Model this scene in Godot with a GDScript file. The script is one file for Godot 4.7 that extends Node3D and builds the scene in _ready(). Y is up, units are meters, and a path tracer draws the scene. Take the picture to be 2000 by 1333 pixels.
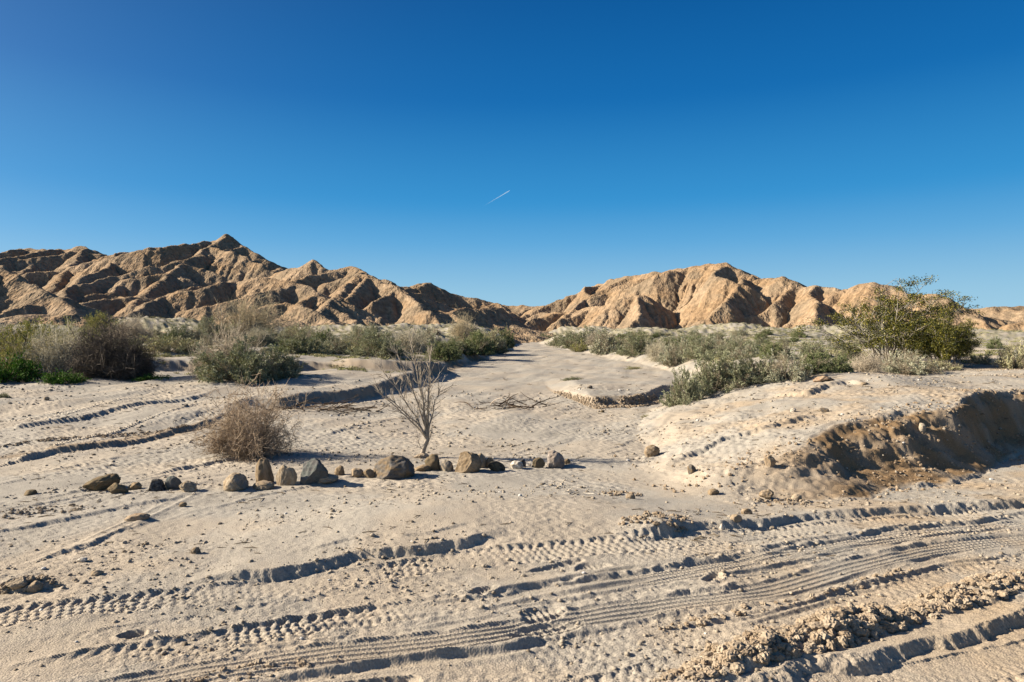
extends Node3D
# A dry desert wash between eroded badland hills: sand crossed by tyre tracks, a row of stones, shrubs, clear sky.

const EYE := 1.5            # camera height in metres
const FOC := 1333.0         # focal length for a 2000-pixel-wide picture
const SUN_ELEV := 27.0
const SUN_BEYOND := 6.0    # degrees that the sun stands beyond the straight left

var sun_dir := Vector3.ZERO
var n_low := FastNoiseLite.new()
var n_mid := FastNoiseLite.new()
var n_fine := FastNoiseLite.new()
var n_cell := FastNoiseLite.new()
var n_clod := FastNoiseLite.new()
var n_tint := FastNoiseLite.new()
var rng := RandomNumberGenerator.new()
var used := {}

# ------------------------------------------------------------------ small helpers

class Buf:
	var v := PackedVector3Array()
	var n := PackedVector3Array()
	var c := PackedColorArray()
	var i := PackedInt32Array()
	func tube(a: Vector3, b: Vector3, ra: float, rb: float, col: Color, sides := 3) -> void:
		var ax := (b - a)
		if ax.length_squared() < 1e-10:
			return
		ax = ax.normalized()
		var s := ax.cross(Vector3.UP if absf(ax.y) < 0.9 else Vector3.RIGHT).normalized()
		var t := ax.cross(s)
		var k0 := v.size()
		for k in sides:
			var w := TAU * k / sides
			var r := s * cos(w) + t * sin(w)
			v.append(a + r * ra); n.append(r); c.append(col)
			v.append(b + r * rb); n.append(r); c.append(col)
		for k in sides:
			var p := k0 + 2 * k
			var q := k0 + 2 * ((k + 1) % sides)
			i.append_array([p, p + 1, q, q, p + 1, q + 1])
	func leaf(p: Vector3, along: Vector3, across: Vector3, col: Color) -> void:
		var k0 := v.size()
		var nn := along.cross(across).normalized()
		v.append(p); v.append(p + along * 0.5 + across * 0.5); v.append(p + along); v.append(p + along * 0.45 - across * 0.5)
		for k in 4:
			n.append(nn); c.append(col)
		i.append_array([k0, k0 + 1, k0 + 2, k0, k0 + 2, k0 + 3])
	func mesh() -> ArrayMesh:
		var a := []
		a.resize(Mesh.ARRAY_MAX)
		a[Mesh.ARRAY_VERTEX] = v
		a[Mesh.ARRAY_NORMAL] = n
		a[Mesh.ARRAY_COLOR] = c
		a[Mesh.ARRAY_INDEX] = i
		var m := ArrayMesh.new()
		m.add_surface_from_arrays(Mesh.PRIMITIVE_TRIANGLES, a)
		return m

func numbered(called: String) -> String:
	var k: int = used.get(called, 0)
	used[called] = k + 1
	return called if k == 0 else "%s_%03d" % [called, k]

func meta(o: Node, label: String, category: String, group := "", kind := "") -> void:
	o.set_meta("label", label)
	o.set_meta("category", category)
	if group != "":
		o.set_meta("group", group)
	if kind != "":
		o.set_meta("kind", kind)

func thing(called: String, label: String, category: String, where: Vector3, group := "") -> Node3D:
	var o := Node3D.new()
	o.name = numbered(called)
	add_child(o)
	o.position = where
	meta(o, label, category, group)
	return o

func part(called: String, m: Mesh, mat: Material, parent: Node) -> MeshInstance3D:
	var o := MeshInstance3D.new()
	o.name = called
	o.mesh = m
	o.material_override = mat
	parent.add_child(o, true)
	return o

func copy(o: Node3D, label: String, group: String, where: Vector3) -> Node3D:
	var r: Node3D = o.duplicate()
	r.name = numbered(String(o.get_meta("base")))
	add_child(r)
	r.position = where
	r.set_meta("label", label)
	r.set_meta("group", group)
	return r

func vmat(rough := 0.9, back := 0.0) -> StandardMaterial3D:
	var m := StandardMaterial3D.new()
	m.vertex_color_use_as_albedo = true
	m.roughness = rough
	m.metallic_specular = 0.2
	m.cull_mode = BaseMaterial3D.CULL_DISABLED
	if back > 0.0:
		m.backlight_enabled = true
		m.backlight = Color(back, back, back * 0.8)
	return m

func noise(kind: int, freq: float, oct: int, sd: int) -> FastNoiseLite:
	var f := FastNoiseLite.new()
	f.noise_type = kind
	f.frequency = freq
	f.seed = sd
	f.fractal_type = FastNoiseLite.FRACTAL_FBM if oct > 1 else FastNoiseLite.FRACTAL_NONE
	f.fractal_octaves = oct
	return f

func table(keys: PackedFloat32Array, x: float) -> float:   # pairs key, value
	var k := keys.size()
	if x <= keys[0]:
		return keys[1]
	for j in range(2, k, 2):
		if x < keys[j]:
			var t := (x - keys[j - 2]) / (keys[j] - keys[j - 2])
			return keys[j - 1] + (keys[j + 1] - keys[j - 1]) * t
	return keys[k - 1]

class Curve1:   # a table sampled evenly, for speed
	var x0 := 0.0
	var k := 1.0
	var a := PackedFloat32Array()
	func at(x: float) -> float:
		var t := (x - x0) * k
		if t <= 0.0:
			return a[0]
		var j := int(t)
		if j >= a.size() - 1:
			return a[a.size() - 1]
		return a[j] + (a[j + 1] - a[j]) * (t - j)

func curve(keys: PackedFloat32Array, n: int, soft := 2) -> Curve1:
	var r := Curve1.new()
	r.x0 = keys[0]
	var x1 := keys[keys.size() - 2]
	r.k = (n - 1) / (x1 - r.x0)
	for j in n:
		r.a.append(table(keys, r.x0 + j / r.k))
	for s in soft:
		var b := r.a.duplicate()
		for j in range(2, n - 2):
			b[j] = (r.a[j - 2] + r.a[j - 1] + r.a[j] + r.a[j + 1] + r.a[j + 2]) * 0.2
		r.a = b
	return r

# ------------------------------------------------------------------ the lie of the land (x to the right, d away from the road, heights in metres)

var c_left: Curve1
var c_right: Curve1
var c_lefth: Curve1
var c_righth: Curve1
var c_wr: Curve1
var c_cut: Curve1
var c_cutw: Curve1
var c_isle: Curve1

func land() -> void:
	c_left = curve([2, -12, 7, -7.8, 8.55, -6.6, 9.36, -5.7, 10.75, -5.0, 12.5, -4.75, 14.3, -4.4, 15.8, -3.1, 18, -2.9, 25, -2.25, 34, -1.5, 55, 0.0, 80, 0.5, 110, 0.3, 150, 2.0], 600, 2)
	c_right = curve([2, 1.3, 7.2, 1.35, 9, 1.7, 12.1, 2.2, 14, 3.0, 17, 4.3, 22, 5.6, 27, 6.0, 45, 4.5, 65, 3.0, 100, 2.2, 150, 4.0], 600, 3)
	c_lefth = curve([2, 0.0, 7, 0.02, 8.5, 0.04, 11, 0.12, 13, 0.24, 15, 0.38, 17.5, 0.46, 19.3, 0.56, 25, 0.66, 65, 2.2, 120, 3.6, 200, 5.0], 600, 2)
	c_righth = curve([2, 0.6, 8, 0.76, 13, 0.82, 18, 1.0, 65, 2.4, 120, 3.8, 200, 5.0], 600, 2)
	c_wr = curve([2, 6.0, 8.5, 5.5, 13, 3.7, 20, 3.0, 30, 5.0, 60, 8.0, 150, 8.0], 300, 2)
	c_cut = curve([0.8, 9.4, 1.2, 8.2, 1.5, 7.1, 2.1, 6.35, 2.8, 6.45, 3.5, 6.75, 5.2, 7.75, 6.7, 8.95, 9, 10.4, 14, 13.5, 30, 20], 600, 4)
	c_cutw = curve([0.8, 2.4, 1.8, 1.6, 2.4, 1.15, 2.8, 1.05, 3.6, 1.05, 4.6, 1.05, 6, 0.95, 12, 0.9], 300, 3)
	c_isle = curve([0.9, 19.5, 1.2, 16.8, 1.7, 14.2, 2.5, 14.5, 3.3, 15.6, 4.6, 18.5], 200, 2)

func lip(t: float) -> float:   # a cut bank from its foot to its top: loose foot, steep face, rounded lip
	if t <= 0.0:
		return 0.0
	if t >= 1.0:
		return 1.0
	if t < 0.4:
		return 0.24 * t / 0.4
	if t < 0.72:
		return 0.24 + 0.56 * (t - 0.4) / 0.32
	var s := (t - 0.72) / 0.28
	return 0.8 + 0.2 * (1.0 - (1.0 - s) * (1.0 - s))

func gh(x: float, d: float) -> float:
	var n1 := n_low.get_noise_2d(x, d)
	var n2 := n_mid.get_noise_2d(x, d)
	var f := 0.0
	if d > 8.0:
		f = 0.02 * (d - 8.0) * minf(1.0, (d - 8.0) / 4.0)
		if d > 130.0:
			f = 2.44 + 0.01 * (d - 130.0)
	var y := f + n1 * 0.03 + n2 * 0.008
	if d > 9.0 and d < 90.0:
		y += (0.045 * n_low.get_noise_2d(x * 1.6 + 3.0, d * 0.7) + 0.02 * n_mid.get_noise_2d(x * 0.9 - d * 0.25, d * 0.12)) * clampf((d - 9.0) / 4.0, 0.0, 1.0)
	# the raised ground on the side of the sun
	var e := c_left.at(d) + n2 * (0.16 if d > 13.0 else 0.08) + n1 * 0.3 - x
	if e > -0.05:
		var w := 0.4 if d > 13.5 else 1.3
		if d > 24.0:
			w = 0.7
		var up := c_lefth.at(d) + n1 * 0.05
		if d > 17.0:
			var dt := 20.3 + 1.2 * n_low.get_noise_2d(x * 0.8 + 40.0, 3.0) + 0.12 * n2
			up += 0.34 * lip((d - dt) / 0.55)
			var far := clampf((-x - 12.0 - 0.1 * d) / 25.0, 0.0, 1.0)
			up += far * 0.8 * clampf((d - 22.0) / 40.0, 0.0, 1.0)
		if up > f:
			var keep := 1.0
			if d > 21.0:
				keep = lerpf(1.0, clampf(0.4 + 0.1 * e, 0.4, 1.0), clampf((d - 21.0) / 4.0, 0.0, 1.0))
			y += (up - f) * lip(e / w) * keep
	# the raised ground on the other side, cut off by the road
	var r := x - c_right.at(d) + n2 * 0.12
	if r > 0.0:
		var t := minf(1.0, r / c_wr.at(d))
		var rise := (c_righth.at(d) + n1 * 0.06 - f) * (1.0 - (1.0 - t) * (1.0 - t))
		if d < 22.0:
			var cn := n_mid.get_noise_2d(x * 0.45 + 17.0, 5.0)
			var s := d - c_cut.at(x) - 0.42 * cn * clampf(1.4 - 0.2 * x, 0.3, 1.0) - 0.06 * n2 - 0.35 * n1
			var p := lip((s + (0.025 * n_fine.get_noise_2d(x * 0.7, d * 0.7) if s > 0.05 else 0.0)) / c_cutw.at(x))
			if p > 0.02 and p < 0.98:
				p = clampf(p + 0.022 * sin(p * 20.0 + 7.0 * n1) + 0.02 * n_mid.get_noise_2d(x * 1.5, d * 3.0), 0.0, 1.0)
			# a ledge part of the way up, and hollows under the lip
			rise *= p
			if p > 0.0 and p < 1.0 and x > 2.2:
				rise += 0.03 * n_mid.get_noise_2d(x * 1.2, d * 2.4 + 9.0)
		y += rise
	# a low crumbling island of silt in the wash
	if x > 0.95 and x < 5.0 and d > 13.0 and d < 23.0:
		var s2 := d - c_isle.at(x) + 0.25 * n2
		if s2 > 0.0:
			y += 0.19 * lip((s2 + 0.2 * n1) / (0.55 + 0.5 * n1)) * clampf((x - 1.0) / 0.7, 0.0, 1.0) * clampf((23.0 - d) / 6.0, 0.0, 1.0) * clampf((5.0 - x) / 1.2, 0.0, 1.0)
	if d > 28.0:
		var off_wash := clampf(maxf(c_left.at(d) - x, x - c_right.at(d)) / 4.0, 0.0, 1.0)
		y += off_wash * clampf((d - 28.0) / 30.0, 0.0, 1.0) * (0.9 * n_low.get_noise_2d(x * 0.3 + 5.0, d * 0.3) + 0.12 * n2)
	# the crusted swell in front of the stones, and the road
	var ex := (x + 0.2) / 2.6
	var ed := (d - 5.7) / 1.3
	var q := ex * ex + ed * ed
	if q < 1.0:
		y += 0.15 * (1.0 - q) * (1.0 - q)
	return y

func drop(px: float, py: float) -> Vector3:   # where the line of sight through a point of a 2000 x 1333 picture meets the land
	var sx := (px - 1000.0) / FOC
	var sy := (666.5 - py) / FOC
	var d := 2.2
	while d < 220.0:
		var nd := d * 1.008
		if EYE + sy * nd < gh(sx * nd, nd):
			for k in 12:
				var md := (d + nd) * 0.5
				if EYE + sy * md < gh(sx * md, md):
					nd = md
				else:
					d = md
			return Vector3(sx * nd, gh(sx * nd, nd), -nd)
		d = nd
	return Vector3(sx * 200.0, gh(sx * 200.0, 200.0), -200.0)

# ------------------------------------------------------------------ tracks, scarps and ruts pressed into the sand

class Feature:
	var kind := ""
	var x0 := 0.0
	var x1 := 0.0
	var c := PackedFloat32Array()    # d along x
	var s := PackedFloat32Array()    # length along the line
	var q := PackedFloat32Array()    # 1 / sqrt(1 + slope^2)
	var w := 0.1                     # reach to each side
	var h := 0.02
	var l := 0.3
	var fade := 0.3
	var lo := 0.0
	var hi := 0.0

var features: Array[Feature] = []

func feature(kind: String, pts: Array, h: float, w: float, l := 0.3, fade := 0.4) -> void:
	var keys := PackedFloat32Array()
	for p in pts:
		var d: float = FOC * EYE / (p[1] - 666.5)
		keys.append((p[0] - 1000.0) * d / FOC)
		keys.append(d)
	feature_xd(kind, keys, h, w, l, fade)

func feature_xd(kind: String, keys: PackedFloat32Array, h: float, w: float, l := 0.3, fade := 0.4) -> void:
	for j in range(2, keys.size(), 2):
		if keys[j] <= keys[j - 2] + 0.01:
			keys[j] = keys[j - 2] + 0.01
	var n := 240
	var cv := curve(keys, n, 8)
	var f := Feature.new()
	f.kind = kind
	f.x0 = keys[0]
	f.x1 = keys[keys.size() - 2]
	f.c = cv.a
	f.h = h; f.w = w; f.l = l; f.fade = fade
	var step := 1.0 / cv.k
	var run := 0.0
	f.lo = 1e9; f.hi = -1e9
	for j in n:
		var sl := (cv.a[mini(j + 1, n - 1)] - cv.a[maxi(j - 1, 0)]) / (2.0 * step)
		f.s.append(run)
		f.q.append(1.0 / sqrt(1.0 + sl * sl))
		run += step * sqrt(1.0 + sl * sl)
		f.lo = minf(f.lo, cv.a[j]); f.hi = maxf(f.hi, cv.a[j])
	features.append(f)

func make_features() -> void:
	# tyre tracks
	feature("street", [[60, 1384], [300, 1338], [600, 1286], [780, 1262], [950, 1239], [1120, 1205], [1300, 1178], [1480, 1160], [1650, 1115], [1830, 1075], [2000, 1053], [2250, 1026]], 0.009, 0.2, 0.1225, 0.2)
	feature("lug", [[-150, 1362], [255, 1284], [480, 1243], [700, 1205], [845, 1184], [1010, 1160]], 0.03, 0.2, 0.13, 1.0)
	feature("lug", [[-160, 1238], [0, 1210], [250, 1186], [500, 1156], [620, 1138]], 0.026, 0.22, 0.15, 0.35)
	feature("lug", [[500, 1160], [700, 1128], [900, 1098], [1030, 1090], [1300, 1070], [1450, 1056], [1600, 1036], [1850, 1007], [2000, 994], [2300, 970]], 0.02, 0.22, 0.14, 0.8)
	feature("lug", [[1020, 1118], [1300, 1094], [1500, 1070], [1750, 1040], [2000, 1014], [2300, 988]], 0.012, 0.2, 0.12, 0.6)
	feature("lug", [[-100, 1300], [100, 1268], [350, 1228], [600, 1185], [760, 1150]], 0.009, 0.2, 0.12, 0.6)
	feature("lug", [[1560, 1366], [1700, 1345], [1830, 1322], [2000, 1285], [2250, 1225]], 0.014, 0.22, 0.15, 0.3)
	feature("lug", [[20, 838], [150, 822], [390, 796]], 0.03, 0.2, 0.14, 0.3)
	feature("street", [[1130, 1154], [1400, 1114], [1600, 1080], [1800, 1047], [2000, 1021], [2250, 992]], 0.006, 0.2, 0.11, 0.6)
	feature("lug", [[700, 1330], [900, 1296], [1150, 1255], [1350, 1228], [1600, 1186], [1800, 1140], [2000, 1100], [2250, 1060]], 0.010, 0.22, 0.14, 0.6)
	feature("lug", [[1000, 1370], [1200, 1335], [1400, 1290]], 0.012, 0.2, 0.13, 0.3)
	var lines := RandomNumberGenerator.new()
	lines.seed = 21
	for k in 40:
		var shift := lines.randf_range(-105.0, 60.0)
		var pts := []
		var all := [[60, 1384], [300, 1338], [600, 1286], [780, 1262], [950, 1239], [1120, 1205], [1300, 1178], [1480, 1160], [1650, 1115], [1830, 1075], [2000, 1053], [2250, 1026]]
		if absf(shift) < 20.0:
			continue
		var first := lines.randi() % 8
		for j in range(first, mini(all.size(), first + 4 + lines.randi() % 6)):
			pts.append([all[j][0], all[j][1] + shift * (all[j][1] - 800.0) / 400.0 + lines.randf_range(-6.0, 6.0)])
		feature("rut", pts, lines.randf_range(0.004, 0.011), 0.12, lines.randf_range(0.012, 0.028), 0.6)
	# rut sides and edges
	feature("scarp", [[880, 1176], [950, 1164], [1130, 1140], [1300, 1119], [1545, 1070], [1825, 1028], [2000, 1000], [2300, 965]], 0.034, 0.5, 0.10, 0.3)
	feature("scarp", [[1230, 1178], [1330, 1160], [1420, 1152], [1480, 1135]], 0.02, 0.3, 0.06, 0.25)
	feature("scarp", [[1350, 1366], [1480, 1342], [1600, 1316], [1800, 1280], [2000, 1210], [2250, 1140]], 0.075, 0.9, 0.22, 0.3)
	feature("scarp", [[350, 1156], [440, 1144], [505, 1138], [580, 1128], [700, 1102], [800, 1095], [900, 1082], [990, 1070]], 0.075, 1.2, 0.35, 0.25)
	feature("scarp", [[1200, 1072], [1290, 1062], [1400, 1045], [1500, 1033], [1600, 1018], [1750, 1003], [1850, 994], [2000, 984], [2300, 962]], 0.085, 1.2, 0.35, 0.35)
	feature("scarp", [[560, 1088], [700, 1076], [850, 1068], [940, 1054]], 0.016, 0.5, 0.12, 0.3)
	feature("scarp", [[-80, 1052], [0, 1036], [130, 1015], [280, 985], [380, 965]], 0.035, 0.7, 0.2, 0.4)
	feature("scarp", [[0, 1125], [90, 1090], [160, 1068], [230, 1040], [285, 1022]], 0.035, 0.7, 0.16, 0.3)
	feature("scarp", [[-60, 1004], [60, 990], [190, 965], [300, 948]], 0.02, 0.5, 0.14, 0.3)
	feature("scarp", [[-60, 944], [60, 930], [200, 905], [400, 872]], 0.022, 0.6, 0.2, 0.4)
	feature("scarp", [[270, 935], [340, 922], [430, 905], [500, 896]], 0.04, 0.6, 0.14, 0.3)
	feature("scarp", [[600, 862], [700, 842], [820, 822], [960, 797]], 0.03, 0.8, 0.25, 0.6)
	feature("scarp", [[900, 838], [1000, 818], [1090, 800]], 0.02, 0.6, 0.2, 0.4)
	feature("scarp", [[-60, 866], [0, 854], [150, 838], [280, 818], [395, 802]], 0.09, 1.0, 0.3, 0.4)
	feature("scarp", [[-80, 926], [0, 906], [130, 886], [250, 872], [400, 842]], 0.12, 1.2, 0.32, 0.4)
	feature("scarp", [[1500, 846], [1580, 852], [1650, 840], [1720, 850]], 0.1, 0.8, 0.3, 0.4)
	feature("scarp", [[1300, 922], [1420, 908], [1500, 906], [1600, 892]], 0.08, 0.8, 0.3, 0.4)
	feature("scarp", [[1500, 775], [1560, 760], [1640, 752], [1700, 748]], 0.05, 0.8, 0.4, 0.5)
	# shallow runnels left by water
	var g := RandomNumberGenerator.new()
	g.seed = 7
	for k in 46:
		var x := g.randf_range(-6.5, 2.0)
		var d := g.randf_range(4.9, 15.0)
		if x > -2.6 and d < 7.6:
			x -= 4.0
		var sl := g.randf_range(0.5, 1.3)
		var len := g.randf_range(0.6, 2.2)
		var keys := PackedFloat32Array()
		for j in 5:
			keys.append(x + len * j * 0.25)
			keys.append(d + sl * len * j * 0.25 + g.randf_range(-0.06, 0.06))
		feature_xd("scarp", keys, g.randf_range(0.006, 0.02), 0.4, g.randf_range(0.08, 0.2), 0.4)

func press(d: float, xs: PackedFloat32Array, ys: PackedFloat32Array, nz: PackedFloat32Array) -> void:   # presses every feature into one row of the ground
	var n := xs.size()
	for f in features:
		if d < f.lo - f.w * 2.2 or d > f.hi + f.w * 2.2:
			continue
		var m := f.c.size()
		var inv := (m - 1) / (f.x1 - f.x0)
		var j := xs.bsearch(f.x0)
		var stop := xs.bsearch(f.x1)
		while j < stop and j < n:
			var x := xs[j]
			var t := (x - f.x0) * inv
			var k := mini(int(t), m - 2)
			var ft := t - k
			var off := (d - (f.c[k] + (f.c[k + 1] - f.c[k]) * ft)) * f.q[k]
			if off < f.w and off > -f.w:
				var s := f.s[k] + (f.s[k + 1] - f.s[k]) * ft
				var env := minf(1.0, minf(s, f.s[m - 1] - s) / f.fade)
				if f.kind == "lug":
					s += 0.03 * n_mid.get_noise_2d(x * 1.4, d * 1.4)
					off += 0.012 * n_mid.get_noise_2d(x * 2.0 + 5.0, d * 2.0)
				var y := 0.0
				if f.kind == "scarp":
					var jit := n_mid.get_noise_2d(x * 1.1, d * 1.1)
					var o2 := off + 0.07 * jit + 0.012 * n_fine.get_noise_2d(x, d)
					env *= clampf(0.95 + 0.6 * jit, 0.75 if f.h > 0.07 else 0.3, 1.0)
					if o2 > 0.0:
						var rise := minf(1.0, o2 / (0.018 + 0.55 * f.h))
						y = 0.72 * f.h * rise * (1.0 + 0.35 * (1.0 - rise) * n_fine.get_noise_2d(x * 2.1, d * 2.1 + 7.0)) * exp(-maxf(0.0, o2 - 0.04) / f.l)
					else:
						y = -0.12 * f.h * exp(o2 / 0.08)
				elif f.kind == "rut":
					var q := (off + 0.025 * n_mid.get_noise_2d(x, d)) / f.l
					y = f.h * exp(-q * q) - 0.5 * f.h * exp(-(q + 1.8) * (q + 1.8))
					env *= clampf(0.8 + 0.9 * n_mid.get_noise_2d(x * 0.8 + f.h * 3000.0, d), 0.0, 1.2)
				elif f.kind == "street":
					var a := absf(off)
					if a < f.l:
						var ride := 0.85 + 0.3 * n_mid.get_noise_2d(x * 0.7, 88.0)
						ys[j] -= nz[j] * 0.85
						nz[j] *= 0.15
						y = -f.h * ride * minf(1.0, (f.l - a) / 0.02)
						var v := (off + f.l) / (2.0 * f.l) * 5.0
						var fv := absf(v - roundf(v))
						if fv < 0.2 and v > 0.4 and v < 4.6:
							y += 0.016 * ride * (1.0 - fv / 0.2)
						elif fposmod(s / 0.07 + roundf(v) * 0.37, 1.0) < 0.1 and fv < 0.36:
							y += 0.004
					else:
						y = 0.012 * exp(-(a - f.l) / 0.035) * (0.7 + n_mid.get_noise_2d(x * 3.0, d * 3.0))
				else:
					var a := absf(off)
					if a < f.l:
						var wear := clampf(0.75 + 0.9 * n_mid.get_noise_2d(x * 0.9 + f.h * 900.0, d * 0.9), 0.15, 1.1)
						ys[j] -= nz[j] * 0.5
						nz[j] *= 0.5
						y = -0.35 * f.h * minf(1.0, (f.l - a) / 0.03)
						var side := a > f.l * 0.62
						if side:
							var e := fposmod(s / 0.078 + (0.5 if off < 0.0 else 0.0), 1.0)
							if e < 0.6:
								y -= 0.55 * f.h * wear * minf(1.0, minf(e, 0.6 - e) / 0.12)
						else:
							var row := floorf((off + f.l) / (f.l * 0.42))
							var e := fposmod(s / 0.055 + row * 0.41 + off * 2.2, 1.0)
							if e < 0.58:
								y -= 0.3 * f.h * wear * minf(1.0, minf(e, 0.58 - e) / 0.12)
					else:
						y = 0.4 * f.h * exp(-(a - f.l) / 0.04) * clampf(0.8 + 1.2 * n_mid.get_noise_2d(x * 4.0, d * 4.0), 0.0, 2.0)
				ys[j] += y * maxf(env, 0.0)
			j += 1

# soft patches where the sand was churned: px, py, half width, half depth in metres, turn (slope), height
var churn := [[1560, 1262, 0.62, 0.17, 0.42, 0.075], [1400, 1312, 0.4, 0.12, 0.42, 0.05], [1690, 1225, 0.34, 0.14, 0.42, 0.085], [1900, 1160, 0.62, 0.15, 0.5, 0.06], [1450, 1195, 0.55, 0.05, 0.45, 0.02], [1700, 1135, 0.4, 0.05, 0.5, 0.02], [55, 1150, 0.17, 0.09, 0.1, 0.07], [1280, 1046, 0.3, 0.16, 0.2, 0.05], [1215, 968, 0.22, 0.14, 0.1, 0.03], [420, 1330, 0.5, 0.1, 0.4, 0.02], [1540, 985, 0.3, 0.1, -0.1, 0.025], [60, 1000, 0.5, 0.2, 0.3, 0.015], [230, 860, 1.1, 0.2, 0.9, 0.04]]
# foot prints: px, py, length, width, turn
var prints := [[1060, 1197, 0.13, 0.11, 0.2, 0.022], [1068, 1228, 0.19, 0.10, 0.3, 0.016], [1085, 1110, 0.2, 0.06, 0.5, 0.02], [1155, 1112, 0.12, 0.08, 0.2, 0.02], [950, 1155, 0.10, 0.06, 0.4, 0.025], [1393, 1133, 0.08, 0.06, 0.6, 0.03], [1132, 975, 0.13, 0.16, 0.0, 0.045], [258, 1245, 0.06, 0.05, 0.2, 0.03], [690, 1345, 0.3, 0.07, 0.4, 0.03], [1190, 968, 0.06, 0.05, 0.2, 0.025]]

func rough_patches(d: float, xs: PackedFloat32Array, ys: PackedFloat32Array) -> void:
	for p in churn:
		var pd: float = FOC * EYE / (p[1] - 666.5)
		var pxx: float = (p[0] - 1000.0) * pd / FOC
		var a: float = p[2]
		var b: float = p[3]
		var sl: float = p[4]
		var h: float = p[5]
		if absf(d - pd) > b * 1.6 + a * sl * 1.3:
			continue
		var j := xs.bsearch(pxx - a * 1.3)
		var stop := xs.bsearch(pxx + a * 1.3)
		while j < stop:
			var x := xs[j]
			var ex := (x - pxx) / a
			var ed := (d - pd - (x - pxx) * sl) / b
			var q := ex * ex + ed * ed + 0.5 * n_mid.get_noise_2d(x * 3.0, d * 3.0)
			if q < 1.0:
				var k := (1.0 - q)
				var cd := clampf(n_clod.get_noise_2d(x, d) + 1.0, 0.0, 1.0)
				var lump := 1.0 - cd * cd * 1.6 + 0.25 * n_fine.get_noise_2d(x * 1.5, d * 1.5)
				ys[j] += h * minf(1.0, k * 1.3) * (0.5 + 0.14 * lump)
			j += 1
	for p in prints:
		var pd: float = FOC * EYE / (p[1] - 666.5)
		var pxx: float = (p[0] - 1000.0) * pd / FOC
		var a: float = p[2]
		var b: float = p[3]
		if absf(d - pd) > (a + b) * 1.2:
			continue
		var j := xs.bsearch(pxx - a * 1.5)
		var stop := xs.bsearch(pxx + a * 1.5)
		while j < stop:
			var x := xs[j]
			var ex := (x - pxx) / a
			var ed := (d - pd - (x - pxx) * float(p[4])) / b
			var q := sqrt(ex * ex + ed * ed) + 0.2 * n_mid.get_noise_2d(x * 5.0, d * 5.0)
			if q < 1.0:
				ys[j] -= float(p[5]) * minf(1.0, (1.0 - q) * 3.0) * (1.0 if fposmod(ex * 3.5 + ed, 1.0) > 0.3 else 0.65)
			elif q < 1.5:
				ys[j] += float(p[5]) * 0.3 * (1.5 - q) * 2.0
			j += 1

# ------------------------------------------------------------------ the ground: one sheet, finer where it is near

var g_ds := PackedFloat32Array()
var g_us := PackedFloat32Array()
var g_rows := []
var g_cols := []

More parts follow.
